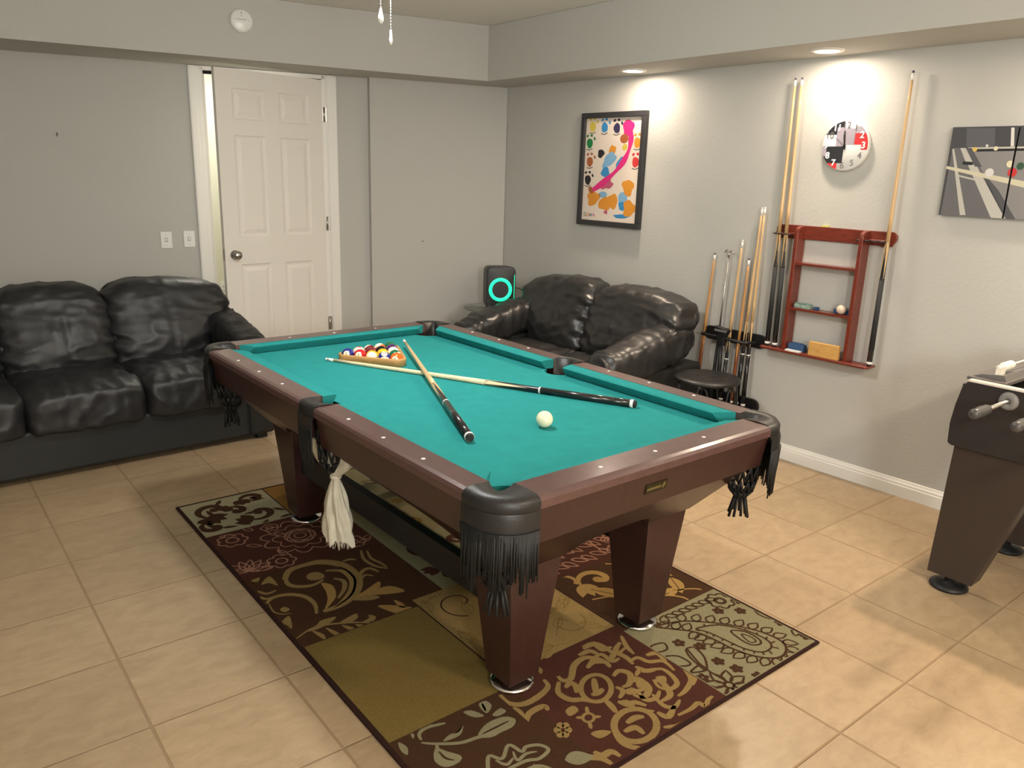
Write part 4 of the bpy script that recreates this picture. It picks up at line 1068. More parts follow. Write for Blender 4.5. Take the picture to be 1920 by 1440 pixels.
# ------------------------------------------------------------------ sofas
def puffy(c, h, k=4.0, n=28, warp=None, wr=.010, seed=0, wdir=(1, 1, 1), creases=None):
    """inflated rounded box around c with half sizes h; fabric wrinkles pushed along the normal"""
    c, h = Vector(c), Vector(h); vs = []; fs = []; idx = {}
    for ax in range(3):
        for sg in (-1, 1):
            for i in range(n+1):
                for j in range(n+1):
                    p = [0, 0, 0]; p[ax] = sg; p[(ax+1) % 3] = -1+2*i/n; p[(ax+2) % 3] = -1+2*j/n
                    key = tuple(round(q, 4) for q in p)
                    if key not in idx: idx[key] = len(vs); vs.append(Vector(p))
            for i in range(n):
                for j in range(n):
                    q = []
                    for di, dj in ((0, 0), (1, 0), (1, 1), (0, 1)):
                        p = [0, 0, 0]; p[ax] = sg; p[(ax+1) % 3] = -1+2*(i+di)/n; p[(ax+2) % 3] = -1+2*(j+dj)/n
                        q.append(idx[tuple(round(z, 4) for z in p)])
                    fs.append(tuple(q) if sg > 0 else tuple(q[::-1]))
    out = []
    off = Vector((seed*3.17, seed*1.3, seed*.7))
    for p in vs:
        m_ = (abs(p.x)**k+abs(p.y)**k+abs(p.z)**k)**(1/k); q = p/m_
        pw = Vector((q.x*h.x, q.y*h.y, q.z*h.z))
        nn = Vector((q.x**3/h.x, q.y**3/h.y, q.z**3/h.z)); nn = nn.normalized() if nn.length > 0 else q.normalized()
        u = q.copy()
        if warp: pw, nn2 = warp(u, pw); nn = nn2 or nn
        s_ = Vector((pw.x*wdir[0], pw.y*wdir[1], pw.z*wdir[2]))*7+off
        a = noise.noise(s_); b_ = noise.noise(s_*2.3+Vector((5, 1, 2)))
        ridge = (1-abs(a)*2.2); ridge = max(0, ridge)**2
        d = wr*(ridge*.8+b_*.6-.3)
        if creases: d += creases(u, pw)
        out.append(c+pw+nn*d)
    b = MB(); b.add(out, fs, 0, True); return b

def sofa(label, loc, rz, seats, sw, arm, depth, mleath, wrk, group=None, back_h=.90, nameo='sofa', armz=.62):
    """local x to the right seen from the front, front edge at y=0, back towards +y"""
    t = thing(nameo, label, 'sofa', loc, rz, group)
    half = seats*sw/2; W2 = half+arm
    b = MB(); b.bar(-W2+.02, W2-.02, .035, depth, .03, .275); b.bar(-half, half, .55, depth-.02, .27, .62)
    b.build('base_frame', 'vinyl', t, bevel=.02)
    for x in (-half-.002, half+.002):
        b = MB(); b.bar(x-.003, x+.003, .030, .037, .03, .27); b.build('base_seam', 'dark', t)
    for sx in (-1, 1):
        x0, x1 = sorted((sx*half, sx*W2)); b = MB(); b.bar(x0+.005, x1-.005, .02, depth, .03, .50); ap = b.build('arm_panel', 'vinyl', t, bevel=.025)
        def wa(u, pw, sx=sx):
            f = (1-u.y)/2    # 1 at the front
            pw = pw.copy(); pw.z += -.12*ss(f)*1.0+.045; pw.x *= (1+.10*(f)); pw.x += sx*.0
            return pw, None
        b = puffy((sx*(half+arm*.52), depth*.46, armz-.06), (arm*.61, depth*.47, .118), 3.2, 34, wa, wrk*1.3, 3+sx, (.35, 2.2, .4))
        b.build('arm_cushion', mleath, t)
    for i in range(seats):
        cx_ = -half+sw*(i+.5)
        def wsd(u, pw):
            pw = pw.copy(); 
            if u.z > 0: pw.z += .018*(1-u.x**2)
            if u.y < -.5: pw.z -= .02*ss((-u.y-.5)*2)
            return pw, None
        b = puffy((cx_, .31, .365), (sw*.513, .335, .108), 7.5, 34, wsd, wrk, 11+i, (1.5, .8, 1))
        b.build('seat_cushion', mleath, t)
    for i in range(seats):
        cx_ = -half+sw*(i+.5); endl, endr = (i == 0), (i == seats-1)
        def wb_(u, pw, endl=endl, endr=endr):
            pw = pw.copy(); up = ss((u.z+.55)/1.25)
            lean = .16*(u.z+1)/2; pw.y += lean
            if endr and u.x > 0: pw.x += (arm*.95)*up*ss(u.x*1.15); pw.z -= .05*up*u.x**2
            if endl and u.x < 0: pw.x -= (arm*.95)*up*ss(-u.x*1.15); pw.z -= .05*up*u.x**2
            pw.z += .02*math.cos(u.x*PI/2)*(1 if u.z > 0 else 0)
            if u.y < 0: pw.y -= .05*math.cos(u.x*PI/2)*math.exp(-((u.z+.2)/.5)**2)     # belly
            return pw, None
        def cr(u, pw, endl=endl, endr=endr):
            d = 0
            if u.y < .3:       # vertical seam pleats fan out from the lower middle
                d -= .007*math.exp(-((u.x-.12)/.05)**2)*ss((.8-abs(u.z))*1.6)
                e = max(0, abs(u.x)-.55)/.45
                d += .010*e*math.sin(u.z*17+u.x*5)
            return d
        b = puffy((cx_, .60, .645), (sw*.525, .150, (back_h-.39)/2), 4.6, 44, wb_, wrk*.8, 21+i+seats*3, (.9, .6, 1.7), cr)
        b.build('back_cushion', mleath, t)
    for sx in (-1, 1):
        for yy in (.08, depth-.08):
            b = MB(); b.bar(sx*(W2-.08)-.03, sx*(W2-.08)+.03, yy-.03, yy+.03, 0, .035); b.build('foot', 'blackp', t)
    return t
sofa('three-seat black leather sofa along the grey wall left of the door', (-.168, .30, 0), PI/2+.044, 3, .565, .17, .92, 'leather', .010, armz=.64)
sofa('two-seat black leather loveseat in the corner under the framed poster', (.50, 2.62, 0), ANG_R, 2, .545, .20, .88, 'leather2', .013, armz=.66, back_h=.915)

# ------------------------------------------------------------------ glass side table and speaker
gx, gy, gz = -.60, 3.24, .60
t = thing('glass_side_table', 'round glass-topped side table in the corner behind the loveseat arm', 'side table', (gx, gy, 0))
b = MB(); b.lathe([(.0001, gz-.012), (.225, gz-.012), (.23, gz-.006), (.225, gz), (.0001, gz)], (0, 0, 0), 56); b.build('glass_top', 'glass', t)
b = MB(); b.tube([(.212*math.cos(a), .212*math.sin(a), gz-.018) for a in [2*PI*i/40 for i in range(41)]], .006, 8, caps=False); b.build('rim', 'steel', t)
for k in range(3):
    a = 2*PI*k/3+.4; b = MB(); b.tube([(.20*math.cos(a), .20*math.sin(a), gz-.02), (.12*math.cos(a), .12*math.sin(a), .3), (.25*math.cos(a), .25*math.sin(a), .012)], .01, 10); b.build('leg', 'steel', t)
face = math.atan2(CAM.y-gy, CAM.x-gx)
sp = thing('speaker', 'black party speaker with a glowing green ring on the glass side table', 'speaker', (gx+.07, gy-.01, gz+.001), face+PI/2+.20)
def rrect(w_, h_, r, n=6, cx_=0, cz_=0):
    pts = []
    for sx, sz, a0 in ((1, 1, 0), (-1, 1, PI/2), (-1, -1, PI), (1, -1, 3*PI/2)):
        for i in range(n+1): a = a0+PI/2*i/n; pts.append((cx_+sx*(w_-r)+r*math.cos(a), cz_+sz*(h_-r)+r*math.sin(a)))
    return pts
b = MB(); loops = []
for y, ins in ((-.105, .012), (-.10, .004), (-.09, 0), (.09, .01), (.105, .03)):
    loops.append([(x, y, z) for x, z in rrect(.112-ins, .165-ins, .04, 6, 0, .165)])
n = len(loops[0]); vs = [p for l_ in loops for p in l_]; fs = [tuple(range(n))[::-1], tuple(range(n*4, n*5))]
for k in range(4):
    for i in range(n): j = (i+1) % n; fs.append((k*n+i, k*n+j, k*n+n+j, k*n+n+i))
b.add(vs, fs, 0, True); b.build('cabinet', mat('dark_grey_speaker_body', lin(56, 58, 60), .45), sp)
b = MB(); b.lathe([(.064, 0), (.065, .004), (.087, .004), (.089, 0)], (-.006, -.105, .158), 56, 0, True, MK); b.build('light_ring', 'ring', sp)
b = MB(); b.lathe([(.0001, .001), (.056, .002), (.064, .0005)], (-.006, -.105, .158), 40, 0, True, MK); b.build('woofer_grille', mat('speaker_grille', lin(60, 60, 62), .7, bump=.5, bscale=500), sp)
b = MB(); b.bar(.0985, .1015, -.1065, -.102, .06, .27); b.build('side_light', 'ring', sp)
b = MB(); pts = [(.10, .02, .16), (.17, .03, .15), (.23, .03, .11), (.26, .05, .05), (.27, .09, .0)]; b.tube(pts, .003, 8); b.build('power_cord', 'blackp', sp)

# ------------------------------------------------------------------ stool
sc_ = onz(1326, 706, .50); 
t = thing('stool', 'round black stool with wire legs beside the loveseat under the cues', 'stool', (sc_.x, sc_.y, 0))
b = MB(); b.lathe([(.0001, .475), (.17, .475), (.188, .480), (.192, .490), (.186, .499), (.11, .503), (.105, .501), (.10, .503), (.05, .503), (.045, .501), (.04, .503), (.0001, .503)], (0, 0, 0), 56); b.build('seat', 'blackp', t)
for k in range(6):
    a = 2*PI*k/6; pts = []
    for i in range(17):
        u_ = -1+2*i/16; aa = a+u_*.42; z = .46*(1-abs(u_)**3.0)+.008; r_ = .165+.03*abs(u_)
        pts.append((r_*math.cos(aa), r_*math.sin(aa), z))
    b = MB(); b.tube(pts, .0055, 8); b.build('wire_leg', 'blackm', t)
b = MB(); b.tube([(.175*math.cos(q), .175*math.sin(q), .18) for q in [2*PI*i/36 for i in range(37)]], .0045, 8, caps=False); b.build('foot_ring', 'blackm', t)

# ------------------------------------------------------------------ poster, clock, canvases on the clock wall
def wall_thing(name, label, cat, s, z, d=0.0, group=None):
    p = K + TR*s + NR*d; return thing(name, label, cat, (p.x, p.y, z), ANG_R, group)
s0, s1, z0, z1 = .885, 1.480, 1.268, 2.033
t = wall_thing('framed_poster', 'tall colourful poster in a black frame above the loveseat', 'poster', (s0+s1)/2, z0)
hw, hh = (s1-s0)/2, z1-z0; fwid = .036
b = MB()
for x0, x1, zz0, zz1 in ((-hw, hw, 0, fwid), (-hw, hw, hh-fwid, hh), (-hw, -hw+fwid, fwid, hh-fwid), (hw-fwid, hw, fwid, hh-fwid)): b.bar(x0, x1, -.035, -.001, zz0, zz1)
b.build('frame', mat('charcoal_frame', lin(52, 52, 54), .4), t, bevel=.003)
pcol = [('paper', (232, 218, 204)), ('pink', (226, 48, 130)), ('blue', (58, 142, 200)), ('orange', (222, 148, 50)), ('navy', (60, 56, 90)), ('green', (34, 130, 74)), ('red', (214, 62, 62)), ('brown', (170, 96, 54)), ('black', (40, 38, 40)), ('yellow', (216, 194, 80)), ('light blue', (130, 178, 214)), ('rose', (190, 90, 120))]
pm = [mat('poster_'+n_.replace(' ', '_'), lin(*c_), .5) for n_, c_ in pcol]
b = MB(); b.bar(-hw+fwid-.003, hw-fwid+.003, -.016, -.002, fwid-.003, hh-fwid+.003)
f2 = Flat(b, lambda x, y, h: (x, -.016-h*1.0, y)); PWx, PH = hw-fwid, hh
f2.clip = (-PWx, PWx, fwid, hh-fwid)
def U(x, y): return (-PWx+2*PWx*x, fwid+(hh-2*fwid)*y)       # unit square, y up
def blob(x, y, r, c, ry=None, rot=0, wob=.0):
    cx_, cy_ = U(x, y); pts = []
    for i in range(20):
        a = 2*PI*i/20; q = 1+wob*math.sin(3*a+x*9)+wob*.6*math.sin(5*a+y*7); px_, py_ = r*q*math.cos(a), (ry or r)*q*math.sin(a)
        pts.append((cx_+px_*math.cos(rot)-py_*math.sin(rot), cy_+px_*math.sin(rot)+py_*math.cos(rot)))
    f2.poly(pts, c)
# abstract stand-in: colour spots round the edge, a pink sweep, ochre and blue dabs
for x, y, c in ((.12, .92, 9), (.34, .91, 2), (.56, .90, 4), (.08, .76, 5), (.93, .76, 3), (.10, .58, 7), (.92, .58, 6), (.08, .40, 8)):
    blob(x, y, .030, c, .034, .2, .05)
    for k in range(3): cx_, cy_ = U(x, y); a = .6+k*.7; f2.poly(ellipse_poly(cx_+.055*math.cos(a), cy_+.055*math.sin(a), .009, .013, a, 10), c)
    cx_, cy_ = U(x, y-.055); f2.ribbon([(cx_-.03, cy_-.002), (cx_, cy_-.008), (cx_+.03, cy_+.002)], .005, 8)
f2.ribbon([U(.72+.12*math.sin(t_/20*2.2), .92-.62*t_/20) if False else U(.80-.62*(t_/20)**2.2+.06*math.sin(t_/20*3.1), .90-.60*(t_/20)) for t_ in range(21)], lambda q: .026+.022*math.sin(q*9)**2, 1)
blob(.76, .90, .050, 1, .055, 0, .1); blob(.70, .80, .038, 7, .030); blob(.72, .72, .022, 9)
blob(.46, .60, .070, 10, .040, .6, .12); blob(.66, .57, .045, 2, .030, .8, .1); blob(.40, .48, .040, 2, .035, 0, .1); blob(.30, .66, .032, 8, .028, .5, .1); blob(.50, .68, .045, 3, .030, 1.2, .12)
blob(.45, .36, .055, 11, .030, .3, .2); blob(.20, .22, .060, 3, .050, .3, .15); blob(.42, .17, .060, 3, .045, 0, .1); blob(.56, .20, .050, 3, .050, 0, .1); blob(.82, .34, .050, 3, .055, .4, .15); blob(.86, .14, .055, 3, .055, 0, .15)
blob(.74, .22, .042, 10, .055, .1, .05); blob(.74, .16, .036, 2, .030, 0, .1); blob(.38, .26, .040, 10, .022); blob(.45, .09, .018, 11, .014, 0, .2); blob(.74, .06, .075, 2, .014, .05, .1); blob(.15, .30, .020, 7, .030, .9)
f2.clip = None
b.build('print', pm, t)
for k, ch in enumerate('Colors'):
    x, y = U(.05+.035*k, .055); M['pc%d' % k] = pm[[5, 3, 6, 8, 2, 1][k]]; text('lettering', ch, .034, wallm(x+.004, -.0175, y), 'pc%d' % k, t, extr=.0002, bold=True)

# clock
cs, cz2 = RW(1584, 273, .03)
t = wall_thing('wall_clock', 'round white, black and red patchwork clock above the cue rack', 'clock', cs, cz2)
CR = .128
b = MB(); b.lathe([(CR-.002, 0), (CR, .004), (CR, .028), (CR-.003, .031), (.0001, .031)], (0, 0, 0), 64, 0, True, MK); b.build('case', 'plate', t)
cm = [mat('clock_'+n_, lin(*c_), .4) for n_, c_ in (('black', (40, 42, 46)), ('lilac', (164, 156, 168)), ('red', (206, 52, 54)), ('white', (236, 230, 226)))]
b = MB(); circ = [(math.cos(2*PI*i/72)*.975, math.sin(2*PI*i/72)*.975) for i in range(72)]
for x0, x1, y0, y1, c in ((-1, -.1, .72, 1, 0), (-1, -.4, .43, .72, 0), (-.4, -.05, -.03, .74, 1), (-.05, .40, .03, .67, 1), (.40, 1, .48, .75, 1), (.38, 1, .03, .48, 2), (.70, 1, -.17, .03, 2), (-.78, -.03, -.70, -.03, 0), (-1, -.78, -.70, -.42, 0), (-1, -.78, -.42, -.02, 1), (-1, -.25, -1, -.70, 2)):
    p_ = clip_rect(circ, x0, x1, y0, y1)
    if p_: b.add([(x*CR, -.0315, y*CR) for x, y in p_], [tuple(range(len(p_)))], c)
b.build('face_panels', cm, t)
M['cw'] = cm[3]; M['cg'] = mat('clock_grey_numeral', lin(120, 116, 116), .5); M['cwh'] = mat('clock_white_numeral', lin(245, 243, 240), .4)
for h in range(1, 13):
    a = PI/2-h*PI/6; onw = h in (12, 10, 4, 5, 6, 1)
    text('numeral', str(h), .046, wallm(.80*CR*math.cos(a), -.033, .80*CR*math.sin(a)), 'cg' if onw else 'cwh', t, extr=.0008, bold=not onw)
for nm, a, L_, w_ in (('hour_hand', PI/2+.10, .075, .0035), ('minute_hand', PI/2+.16, .055, .003), ('second_hand', PI/2+.9, .075, .0008)):
    b = MB(); b.tube([(-.02*math.cos(a), -.036, -.02*math.sin(a)), (L_*math.cos(a), -.036, L_*math.sin(a))], w_, 6); b.build(nm, 'dark', t)
b = MB(); b.lathe([(.006, 0), (.006, .008), (.0001, .009)], (0, -.031, 0), 16, 0, True, MK); b.build('centre_cap', 'dark', t)

# canvas pictures (photo prints of a pool table), two panels side by side
def cvp(x, y): return RW(1500+x*.21875, 190+y*.21875, .025)
cA0, cA1, cz0, cz1 = 3.392, 3.672, 1.474, 1.882
cvm = [mat('canvas_'+n_, lin(*c_), .6) for n_, c_ in (('dark', (70, 70, 74)), ('grey', (104, 104, 106)), ('table', (136, 134, 134)), ('light', (190, 188, 180)), ('cue', (206, 200, 176)), ('shadow', (84, 84, 88)), ('brick', (92, 92, 98)), ('red', (196, 52, 50)), ('green', (50, 84, 60)), ('yellow', (216, 184, 96)), ('black', (34, 34, 36)), ('cream', (222, 214, 184)), ('white', (214, 212, 208)))]
polys = [([(1280, 225), (1420, 225), (1400, 400), (1240, 400)], 0), ([(1430, 230), (1675, 230), (1668, 390), (1425, 390)], 6), ([(1680, 225), (2600, 222), (2600, 385), (1670, 388)], 0),
 ([(1450, 410), (2600, 385), (2600, 1100), (1760, 1100), (1740, 900)], 2), ([(1310, 400), (1480, 400), (1760, 1100), (1180, 1100)], 1), ([(1440, 395), (2600, 375), (2600, 392), (1450, 410)], 3), ([(1450, 410), (2600, 392), (2600, 412), (1460, 432)], 10),
 ([(1375, 400), (1420, 400), (1480, 520), (1420, 520)], 3), ([(1305, 410), (1322, 410), (1420, 975), (1370, 975)], 3), ([(1440, 545), (1510, 545), (1760, 1010), (1640, 1010)], 3), ([(1400, 515), (1490, 520), (1470, 548), (1390, 540)], 10), ([(1430, 400), (1470, 400), (1560, 560), (1500, 560)], 5), ([(1560, 600), (1700, 760), (1900, 1100), (1770, 1010)], 5),
 ([(1200, 560), (1260, 555), (2000, 700), (2400, 790), (2400, 830), (2000, 760), (1260, 580)], 4), ([(1340, 625), (1500, 665), (1500, 680), (1340, 640)], 3), ([(1812, 225), (1840, 225), (1836, 385), (1806, 387)], 12)]
balls = [(1500, 412, 20, 9), (1604, 380, 12, 12), (1680, 404, 19, 11), (1624, 612, 38, 12), (1800, 538, 30, 11), (1820, 610, 40, 7), (1890, 555, 32, 8), (2050, 500, 30, 9), (2150, 620, 40, 5)]
for kx, (a0, a1, lb) in enumerate(((cA0, cA1, 'canvas print of a pool table in grey, left panel with a cue and balls'), (cA1+.008, cA1+.288, 'adjoining canvas print panel cut by the right picture edge'))):
    t = wall_thing('canvas_picture', lb, 'picture', (a0+a1)/2, cz0, group='canvas panels on the clock wall'); hwc = (a1-a0)/2; cc = (a0+a1)/2
    b = MB(); b.bar(-hwc, hwc, -.025, -.001, 0, cz1-cz0); b.build('stretched_canvas', cvm[0], t)
    b = MB()
    i = 0
    for pl_, c in polys:
        q = [cvp(*p_) for p_ in pl_]; q = clip_rect([(s_-cc, z-cz0) for s_, z in q], -hwc, hwc, 0, cz1-cz0); i += 1
        if len(q) > 2: b.add([(x, -.0252-.00006*i, y) for x, y in q], [tuple(range(len(q)))], c)
    for x, y, r, c in balls:
        s_, z = cvp(x, y); s2, _ = cvp(x+r, y); _, z2 = cvp(x, y-r); i += 1
        for rr_, dc, dx, dy in ((1, c, 0, 0),) + (((.45, 12, -.3, .3),) if r > 25 else ()):
            q = clip_rect([(s_-cc+(s2-s_)*(rr_*math.cos(2*PI*j/20)+dx), z-cz0+(z2-z)*(rr_*math.sin(2*PI*j/20)+dy)) for j in range(20)], -hwc, hwc, 0, cz1-cz0)
            if len(q) > 2: b.add([(x_, -.0252-.00006*(i+rr_), y_) for x_, y_ in q], [tuple(range(len(q)))], dc)
    b.build('print', cvm, t)

# ------------------------------------------------------------------ cherry wall rack
def rk(u, v, d): return RW(u, v, d)
t = wall_thing('cue_rack', 'cherry wood wall rack with shelves, holding three cues under the clock', 'cue rack', 2.86, .66)
CX = 2.86; RB = .66
xl, xr = 2.515-CX, 3.205-CX
b = MB(); pts = [(xl+.02, .715), (xr-.02, .715), (xr, .70), (xr, .675), (xr-.02, .64), (xl+.01, .64), (xl, .66), (xl, .70)]
b.prism([(x, z) for x, z in pts], -.018, -.001, 'y'); b.build('top_rail', 'cherry', t, bevel=.003)
for x0, x1 in ((xl+.01, xl+.13), (xr-.19, xr-.03)):
    b = MB(); b.bar(x0, x1, -.045, -.017, .655, .672); b.build('cue_clip_strip', 'cherry', t, bevel=.003)
    b = MB()
    k_ = 3 if x0 < 0 else 4
    for k in range(k_):
        x = x0+(x1-x0)*(k+.5)/k_
        b.tube([(x+.016*math.cos(a), -.062+.016*math.sin(a), .664) for a in [PI*.2+PI*1.6*i/12+PI/2-PI*.7+PI for i in range(13)]], .004, 6)
    b.build('cue_clips', 'blackp', t)
ul, ur = 2.680-CX, 3.052-CX
for x in (ul, ur):
    b = MB(); b.bar(x-.011, x+.011, -.082, -.001, .012, .68); b.prism([(-.001, .68), (-.082, .68), (-.078, .700), (-.05, .712), (-.001, .712)], x-.011, x+.011, 'x'); b.build('upright', 'cherry', t, bevel=.003)
for zz in (.255, .508):
    b = MB(); b.bar(ul+.011, ur-.011, -.078, -.001, zz-.006, zz+.006); b.build('shelf', 'cherry', t)
b = MB(); b.prism([(xl+.035, -.10), (xr-.03, -.10), (xr-.015, -.085), (xr-.015, -.001), (xl+.02, -.001), (xl+.02, -.085)], .0, .014, 'z'); b.build('bottom_shelf', 'cherry', t, bevel=.004)
b = MB()
for x in (xl+.055, xl+.10, xl+.145, xr-.135, xr-.09, xr-.045): b.lathe([(.0165, .0142), (.019, .016), (.0215, .0142)], (x, -.062, 0), 20)
b.build('cue_socket_rims', 'cherry', t)
# a pale yellow-green tag on top of the rail
b = MB(); b.bar(2.786-CX, 2.826-CX, -.016, -.002, .7155, .724); b.build('level_tag', mat('yellow_green_tag', lin(214, 214, 120), .5), t)
# things on the shelves
def rackpt(x, y, z): return K + TR*(CX+x) - Vector((0, 0, 0)) + NR*(-y) + Vector((0, 0, RB+z))
def rw_obj(mb, name, m, x, y, z, label, cat, group=None, bevel=0):
    o = mb.build(name, m, loc=rackpt(x, y, z), rot=(0, 0, ANG_R), bevel=bevel); return tag(o, label, cat, group)
b = MB(); b.sphere((0, 0, .026), .026, 32); rw_obj(b, 'spare_ball', mat('worn_white_ball', lin(222, 206, 184), .4), .12, -.045, .2612, 'small off-white ball on the middle shelf of the cherry rack', 'ball')
rn = random.Random(9)
b = MB(); b.box((0, 0, .009), (.048, .022, .009)); 
for k in range(5): b.box((-.04+.02*k, .0, .022), (.009, .012, .006), mtx=Matrix.Rotation(rn.uniform(-.5, .5), 3, 'Z'))
rw_obj(b, 'chalk_tray', 'paperg', -.105, -.042, .2612, 'tray of green wrapped chalk at the left of the middle rack shelf', 'chalk', bevel=.002)
for x, lb in ((-.03, 'thin grey chalk stub beside the tray on the middle rack shelf'), (.085, 'blue chalk cube left of the ball on the middle rack shelf'), (.168, 'blue chalk cube at the far right of the middle rack shelf'), (.148, 'blue chalk piece close beside the ball on the middle rack shelf')):
    b = MB(); h_ = .008 if x < 0 else .011; b.box((0, 0, h_), (.011, .011, h_)); rw_obj(b, 'chalk_cube', 'chalk', x, -.03 if x != .148 else -.02, .2612, lb, 'chalk', 'loose chalks on the middle shelf', .002)
b = MB(); b.box((0, 0, .020), (.048, .018, .020)); b.box((.0, -.004, .043), (.034, .014, .003)); rw_obj(b, 'chalk_box', 'chalk', -.110, -.045, .0145, 'dark blue box at the left on the bottom rack shelf', 'box', bevel=.002)
b = MB(); b.box((0, 0, .004), (.045, .014, .004)); rw_obj(b, 'paper_slip', 'plate', -.110, -.083, .0145, 'white slip in front of the dark blue box on the rack', 'paper')
b = MB(); b.bar(-.088, .088, -.012, .012, 0, .078); rw_obj(b, 'wooden_block', 'oak', .072, -.080, .0145, 'pale oak block standing on the bottom rack shelf', 'block', bevel=.002)
# cues in the wall rack
def wcue(ub, vb, db, ut, vt, dt, label, style, rb_=.0145, rt_=.0062, zb=None, group=None):
    s_, z = RW(ub, vb, db)
    if zb is not None: z = zb
    s2, z2 = RW(ut, vt, dt)
    return make_cue(K+TR*s_+NR*db+Vector((0, 0, z)), K+TR*s2+NR*dt+Vector((0, 0, z2)), label, style, rb_, rt_, group)
wcue(1439.8, 633, .062, 1492.3, 146, .040, 'black-butted cue at the far left of the cherry wall rack', 'dark', zb=RB+.0165)
wcue(1453.5, 636, .062, 1504.6, 145, .040, 'black-butted cue second from the left in the cherry wall rack', 'dark', zb=RB+.0165)
wcue(1631, 674, .062, 1713, 132, .040, 'lone long cue at the right end of the cherry wall rack', 'dark', zb=RB+.0165)

# ------------------------------------------------------------------ black lower cue rack and what it holds
LS = 2.31
t = wall_thing('cue_holder', 'black plastic wall cue holder crowded with short cues behind the stool', 'cue rack', LS, .27)
def lz(v): return v-.27
b = MB(); x0, x1 = 2.085-LS, 2.528-LS
b.prism([(x, z) for x, z in rrect((x1-x0)/2, .042, .041, 8, (x0+x1)/2, .675-.27)], -.02, -.001, 'y'); b.build('upper_backplate', 'blackp', t, bevel=.003)
b = MB(); b.tube([(x0+.03, -.02, .40), (x0+.03, -.085, .40), (x1-.10, -.09, .395), (x1-.05, -.02, .40)], .009, 10); b.build('front_bar', 'blackp', t)
for k in range(7):
    b = MB(); x = x0+.06+.052*k; b.bar(x-.003, x+.003, -.085, -.018, .392, .404); b.build('divider', 'blackp', t)
b = MB(); b.prism([(x, z) for x, z in rrect((x1-x0)/2, .045, .044, 8, (x0+x1)/2, .0)], -.02, -.001, 'y'); b.prism(rrect((x1-x0)/2-.03, .05, .03, 6, (x0+x1)/2, -.055), -.028, -.012, 'z'); b.build('lower_tray', 'blackp', t, bevel=.003)
lows = .27-.010
def lcue(ub, ut, vt, label, style, rb_=.0135, rt_=.006, dt=.03, vb=720, db=.060):
    s_, _ = RW(ub, vb, db); s2, z2 = RW(ut, vt, dt)
    make_cue(K+TR*s_+NR*db+Vector((0, 0, lows+.003)), K+TR*s2+NR*dt+Vector((0, 0, z2)), label, style, rb_, rt_, 'cues in the black holder')
lcue(1306, 1341, 474, 'short brown-butted cue at the far left of the black cue holder', 'brown')
lcue(1354, 1393, 450, 'tan cue with a dark butt in the black holder, taller than both brown-butted cues', 'points', .0125)
lcue(1374, 1405, 484, 'short brown-butted cue right of the middle of the black cue holder', 'brown', .0125)
lcue(1384, 1430, 389, 'tall pale cue with black points, left of the tall pair in the black holder', 'points')
lcue(1397, 1435, 388, 'tall pale cue with black points, rightmost in the black holder', 'points')
# mechanical bridge
s_, _ = RW(1338, 690, .06); s2, z2 = RW(1368, 470, .035)
pb, ptp = K+TR*s_+NR*.06+Vector((0, 0, lows+.003)), K+TR*s2+NR*.035+Vector((0, 0, z2)); d = ptp-pb; L_ = d.length
t = thing('bridge_stick', 'dark metal bridge stick with a spidery head in the black holder', 'bridge stick', pb, quat=d.to_track_quat('Z', 'Y'))
b = MB(); b.tube([(0, 0, .35), (0, 0, L_-.03)], [.006, .005], 12); b.build('rod', 'steel', t)
b = MB(); b.tube([(0, 0, 0), (0, 0, .35)], [.013, .010], 14); b.build('grip', 'rub', t)
b = MB(); b.tube([(-.055, 0, L_-.012), (-.03, 0, L_+.004), (-.01, 0, L_-.008), (.01, 0, L_-.008), (.03, 0, L_+.004), (.055, 0, L_-.012)], .004, 8); b.tube([(0, 0, L_-.04), (0, 0, L_-.006)], [.008, .006], 10)
b.build('bridge_head', 'steel', t)
# table brush: dark fan-shaped head standing in the holder
s_, z = RW(1357, 607, .08)
p = K+TR*s_+NR*.085
t = thing('table_brush', 'black brush head with a flared top standing in the black holder', 'brush', (p.x, p.y, .62), ANG_R)
b = MB(); b.prism([(-.025, 0), (.022, 0), (.024, .05), (.045, .085), (.048, .105), (-.052, .120), (-.052, .102), (-.030, .075), (-.028, .05)], -.018, .018, 'y'); b.build('head', 'blackp', t, bevel=.006)
b = MB(); b.bar(-.045, .042, -.021, -.0185, .088, .100); b.build('lip', 'grey', t)
b = MB(); b.tube([(0, 0, .01), (.0, .012, -.30)], [.012, .014], 12); b.build('handle', 'blackp', t)

# ------------------------------------------------------------------ foosball table
FX0, FY0, FY1 = 2.985, 2.80, 3.50; FL = 1.38
ft = thing('foosball_table', 'charcoal foosball table with ivory scorer at the right picture edge', 'foosball table', (FX0+FL/2, (FY0+FY1)/2, 0))
hx_, hy_ = FL/2, (FY1-FY0)/2
def side_poly():
    return [(-hx_+.03, .615), (-hx_+.0, .66), (-hx_-.0, .72), (-hx_+.012, .80), (-hx_+.03, .87), (-hx_+.05, .882), (hx_-.05, .882), (hx_-.03, .87), (hx_, .70), (hx_-.03, .615)]
b = MB()
sp_ = [(-hx_+.020, .612), (-hx_+.004, .62), (-hx_+.0, .70), (-hx_+.008, .78), (-hx_+.022, .855), (-hx_+.04, .880), (hx_-.04, .880), (hx_-.022, .855), (hx_, .70), (hx_-.02, .612)]
for y0, y1 in ((-hy_, -hy_+.03), (hy_-.03, hy_)): b.prism(sp_, y0, y1, 'y')
sidep = b.build('side_panel', 'foos', ft, bevel=.003)
b = MB(); 
for sx in (-1, 1): b.bar(sx*(hx_-.035), sx*(hx_-.012), -hy_+.03, hy_-.03, .62, .86)
b.bar(-hx_+.03, hx_-.03, -hy_+.03, hy_-.03, .66, .68)
b.build('end_panel', 'foos', ft)
